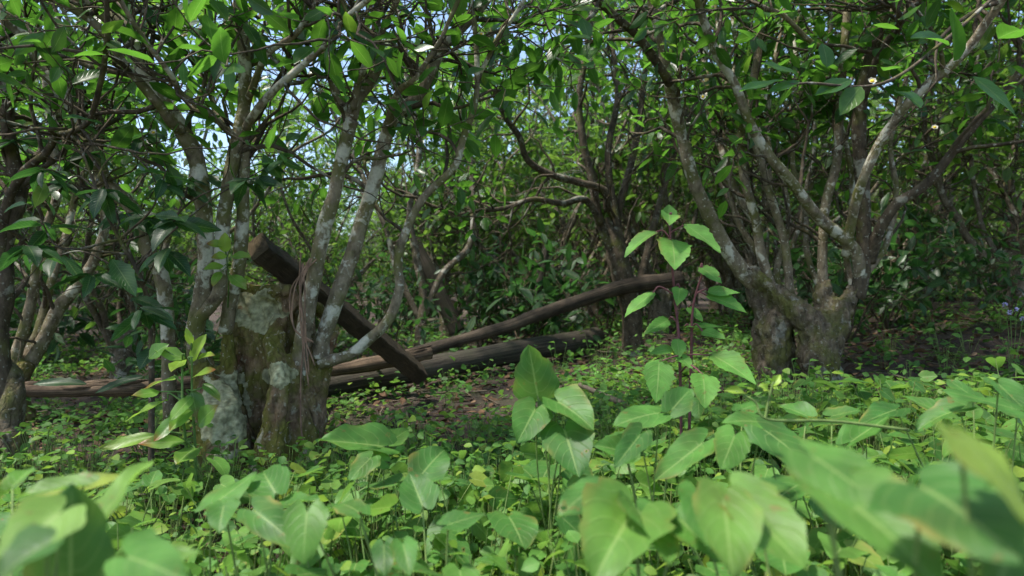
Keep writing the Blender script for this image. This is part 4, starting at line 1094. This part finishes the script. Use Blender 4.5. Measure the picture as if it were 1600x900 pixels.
def near_col(x, y):
    px = 800 + FPX * x / y
    for lim, w_ in ((200, 'in the far left'), (400, 'below the pale lichen patch'), (600, 'below the right stems of the old bole'), (700, 'below the foot of the beam'), (800, 'left of the upright spade leaf'),
                    (1000, 'around the upright spade leaf'), (1200, 'below the serrated herb'), (1400, 'below the forked tree')):
        if px < lim: return w_
    return 'in the far right'
def vine_words(x, y):
    row = 'front' if y < .95 else 'middle' if y < 1.3 else 'back'
    return ('heart-leaved vine, ' + row + ' of the carpet, ' + near_col(x, y), 'carpet vines, ' + row + ' ' + near_col(x, y))
def seed_words(x, y):
    row = 'near' if y < 2.3 else 'mid-distance' if y < 3.2 else 'distant'
    return (row + ' small leafy seedling on the soil, ' + near_col(x, y), row + ' seedlings ' + near_col(x, y))
def weed_words(x, y):
    row = 'front' if y < 1.1 else 'middle' if y < 1.5 else 'back'
    return ('small-leaved weed, ' + row + ' of the carpet, ' + near_col(x, y), 'small weeds, ' + row + ' ' + near_col(x, y))
R = np.random.default_rng(91)
vp = [vproto(300 + k, 9, (.050, .062, .042)[k % 3], (.17, .19, .15)[k % 3], .12, tilt=.6) for k in range(6)]
def okv(x, y):
    px = 800 + FPX * x / y
    lim = 1.62 if px > 480 else 1.35
    if px > 1050: lim = 1.9
    return y < lim
pts = poisson(200, lambda r, y: r.uniform(-.85, .85) * y, lambda r: r.uniform(.62, 1.9), .085, R, okv)
scatter(vp, pts, lambda x, y: vine_words(x, y), R, .7, 1.1)

wp = [vproto(350 + k, 36, .024, .145, .08, 'round', 'cover', 0, .7, 5, 3, 0, 'weed_plant', 'weed', False, sr=.0009) for k in range(5)]
pts = poisson(210, lambda r, y: r.uniform(-.85, .85) * y, lambda r: r.uniform(.75, 2.1), .075, R, lambda x, y: not (abs(x + .75) < .33 and 1.75 < y < 2.4))
scatter(wp, pts, lambda x, y: weed_words(x, y), R, .7, 1.2)

# small seedlings and herbs further back
sp_ = [vproto(400 + k, 9, .042, .13, .07, 'tea', 'nettle', 0, .5, 6, 3, 0, 'seedling', 'seedling', False, sr=.0011) for k in range(4)]
def okm(x, y):
    return not (abs(x + .75) < .4 and 1.7 < y < 2.4) and not (abs(x - 1.2) < .35 and 2.5 < y < 3.0)
pts = poisson(150, lambda r, y: r.uniform(-.85, .85) * y, lambda r: 1.5 + 3.2 * r.random() ** .9, .15, R, okm)
scatter(sp_, pts, lambda x, y: seed_words(x, y), R, .6, 1.25)

fe = []
def fern(seed):
    rng = np.random.default_rng(seed); t_ = thing('fern', '', 'fern', (0, 0, 0)); st = MB(); lf = MB()
    for k in range(6):
        a = k * 1.05 + rng.normal(0, .2); pth = wiggle((0, 0, 0), (math.cos(a) * .7, math.sin(a) * .7, .8), .26, 12, .05, -.1, rng); tube(st, pth, np.linspace(.0014, .0006, 13), 4, cap=False, var=.2)
        T = norm(np.gradient(pth, axis=0)); S = norm(np.cross(T, np.array([0, 0, 1.0])))
        for sg in (-1, 1):
            L = .055 * np.sin(np.linspace(.5, 3.0, 11)); leaves(lf, 'lance', pth[2:], S[2:] * sg + T[2:] * .35, np.array([0, 0, 1.0]), L, L * .26, rng, 5, 3, .1, .1, 0, 0, 0, rng.random(11))
    a = st.build('stem', M['stem'], t_); b = lf.build('frond', M['cover'], t_); return t_, [(a, []), (b, [])]
fp = [fern(501), fern(502)]
scatter(fp, [(1.9, 2.9), (2.3, 3.2), (1.6, 2.2), (.55, 2.55), (2.05, 2.5), (.85, 2.2), (2.6, 3.5), (.3, 2.9), (-1.9, 2.9), (1.0, 3.2)], lambda x, y: ('small feathery fern growing on the slope right of the serrated herb' if x > .9 else 'small feathery fern on the floor left of the serrated herb', 'ferns right' if x > .9 else 'ferns left'), R, .6, 1.0)

# lilac flower heads on the bank
gb = g(1575, 2.6); T = thing('lilac_flower', 'small lilac flower clusters on thin stems at the right edge', 'flower', gb)
st = MB(); fl = MB()
for (x, y) in ((1570, 476), (1588, 484), (1598, 498), (1578, 488)):
    c = P(x, y, 2.6); pth = catmull([np.array(gb), (np.array(gb) + c) / 2 + [.01, 0, .02], c], 6); tube(st, pth, np.full(len(pth), .0012), 5, var=.2)
    n = 12; D = norm(R.normal(0, 1, (n, 3)) + [0, -.3, .4]); leaves(fl, 'round', c + D * .003, D, R.normal(0, 1, (n, 3)), .009, .006, R, 4, 3)
st.build('stem', M['stem'], T); fl.build('petals', M['lilac'], T)

# ================================================================== ground cover and litter (nobody could count them)
R = np.random.default_rng(7)
def field(n, y0, y1, pw, dens):
    y = y0 + (y1 - y0) * R.random(n) ** pw; x = R.uniform(-.88, .88, n) * (y + .3)
    pp = np.stack([x, y, np.zeros(n)], 1); d = dens(x, y, fbm(pp, 2.2, 61, 3))
    k = R.random(n) < d; return x[k], y[k]
def dens(x, y, nz):
    d = np.clip(.6 + 1.7 * nz, 0.06, 1)
    px = 800 + FPX * x / y
    bare = np.exp(-(((px - 690) / 150) ** 2)) * ((y > 1.9) & (y < 3.2)) + np.exp(-(((x + 1.35) / .45) ** 2 + ((y - 2.05) / .28) ** 2)) + 1.1 * np.exp(-(((x - 2.1) / .75) ** 2 + ((y - 3.05) / .5) ** 2)) + .8 * np.exp(-(((x - .1) / .9) ** 2 + ((y - 4.0) / .7) ** 2))
    return np.clip(d * (1 - .85 * np.clip(bare, 0, 1)), 0, 1) * np.where(y > 3.2, .55, 1)
x, y = field(125000, .5, 6.5, 1.25, dens); n = len(x); z = G(x, y)
h = R.gamma(2, .018, n); q = MB()
a = R.uniform(0, 6.28, n); D = np.stack([np.cos(a), np.sin(a), R.normal(.05, .35, n)], 1)
L = R.uniform(.014, .036, n) * (1 + .06 * y)
pp = np.stack([x, y, z * 0], 1); hue = np.clip(.38 + .8 * fbm(pp, 1.7, 88, 3) + R.normal(0, .18, n) - .22 * np.clip(y - 2.4, 0, 1), 0, 1)
leaves(q, 'round', np.stack([x, y, z + h], 1), D, np.array([0, 0, 1.0]) + R.normal(0, .4, (n, 3)), L, L * R.uniform(.5, .85, n), R, 4, 3, R.uniform(0, .4, n), R.uniform(0, .4, n), 0, 0, 0, hue)
# little stalks carrying the leaves
tag(q.build('ground_cover', M['cover']), 'low carpet of small bright green weeds over the soil', 'ground cover', kind='stuff')
print('cover', n)
x, y = field(26000, .5, 7, 1.2, lambda x, y, nz: np.full(len(x), .55)); n = len(x); z = G(x, y)
q = MB(); a = R.uniform(0, 6.28, n); D = np.stack([np.cos(a), np.sin(a), R.normal(0, .25, n)], 1); L = R.uniform(.02, .07, n)
leaves(q, 'tea', np.stack([x, y, z + R.uniform(.001, .016, n)], 1), D, np.array([0, 0, 1.0]) + R.normal(0, .35, (n, 3)), L, L * .42, R, 5, 3, R.uniform(-.6, .8, n), R.uniform(-.4, .8, n), .04, 0, 0, R.beta(1.5, 2.2, n))
tag(q.build('leaf_litter', M['dead']), 'brown dead leaves littering the soil', 'leaf litter', kind='stuff')
q = MB()
for k in range(500):
    y_ = R.uniform(.9, 5.5); x_ = R.uniform(-.85, .85) * y_; a = R.uniform(0, 6.28); L = R.uniform(.06, .3)
    p = wiggle((x_, y_, g1(x_, y_) + .012), (math.cos(a), math.sin(a), .03), L, 4, .15, 0, R); p[:, 2] = G(p[:, 0], p[:, 1]) + R.uniform(.006, .03)
    tube(q, p, np.linspace(.0035, .0015, 5) * R.uniform(.5, 1.4), 4, var=R.random())
tag(q.build('twig_litter', M['twig']), 'thin dead twigs strewn over the soil', 'twigs', kind='stuff')
for o in bpy.data.objects:
    if '_o' in o: del o['_o']
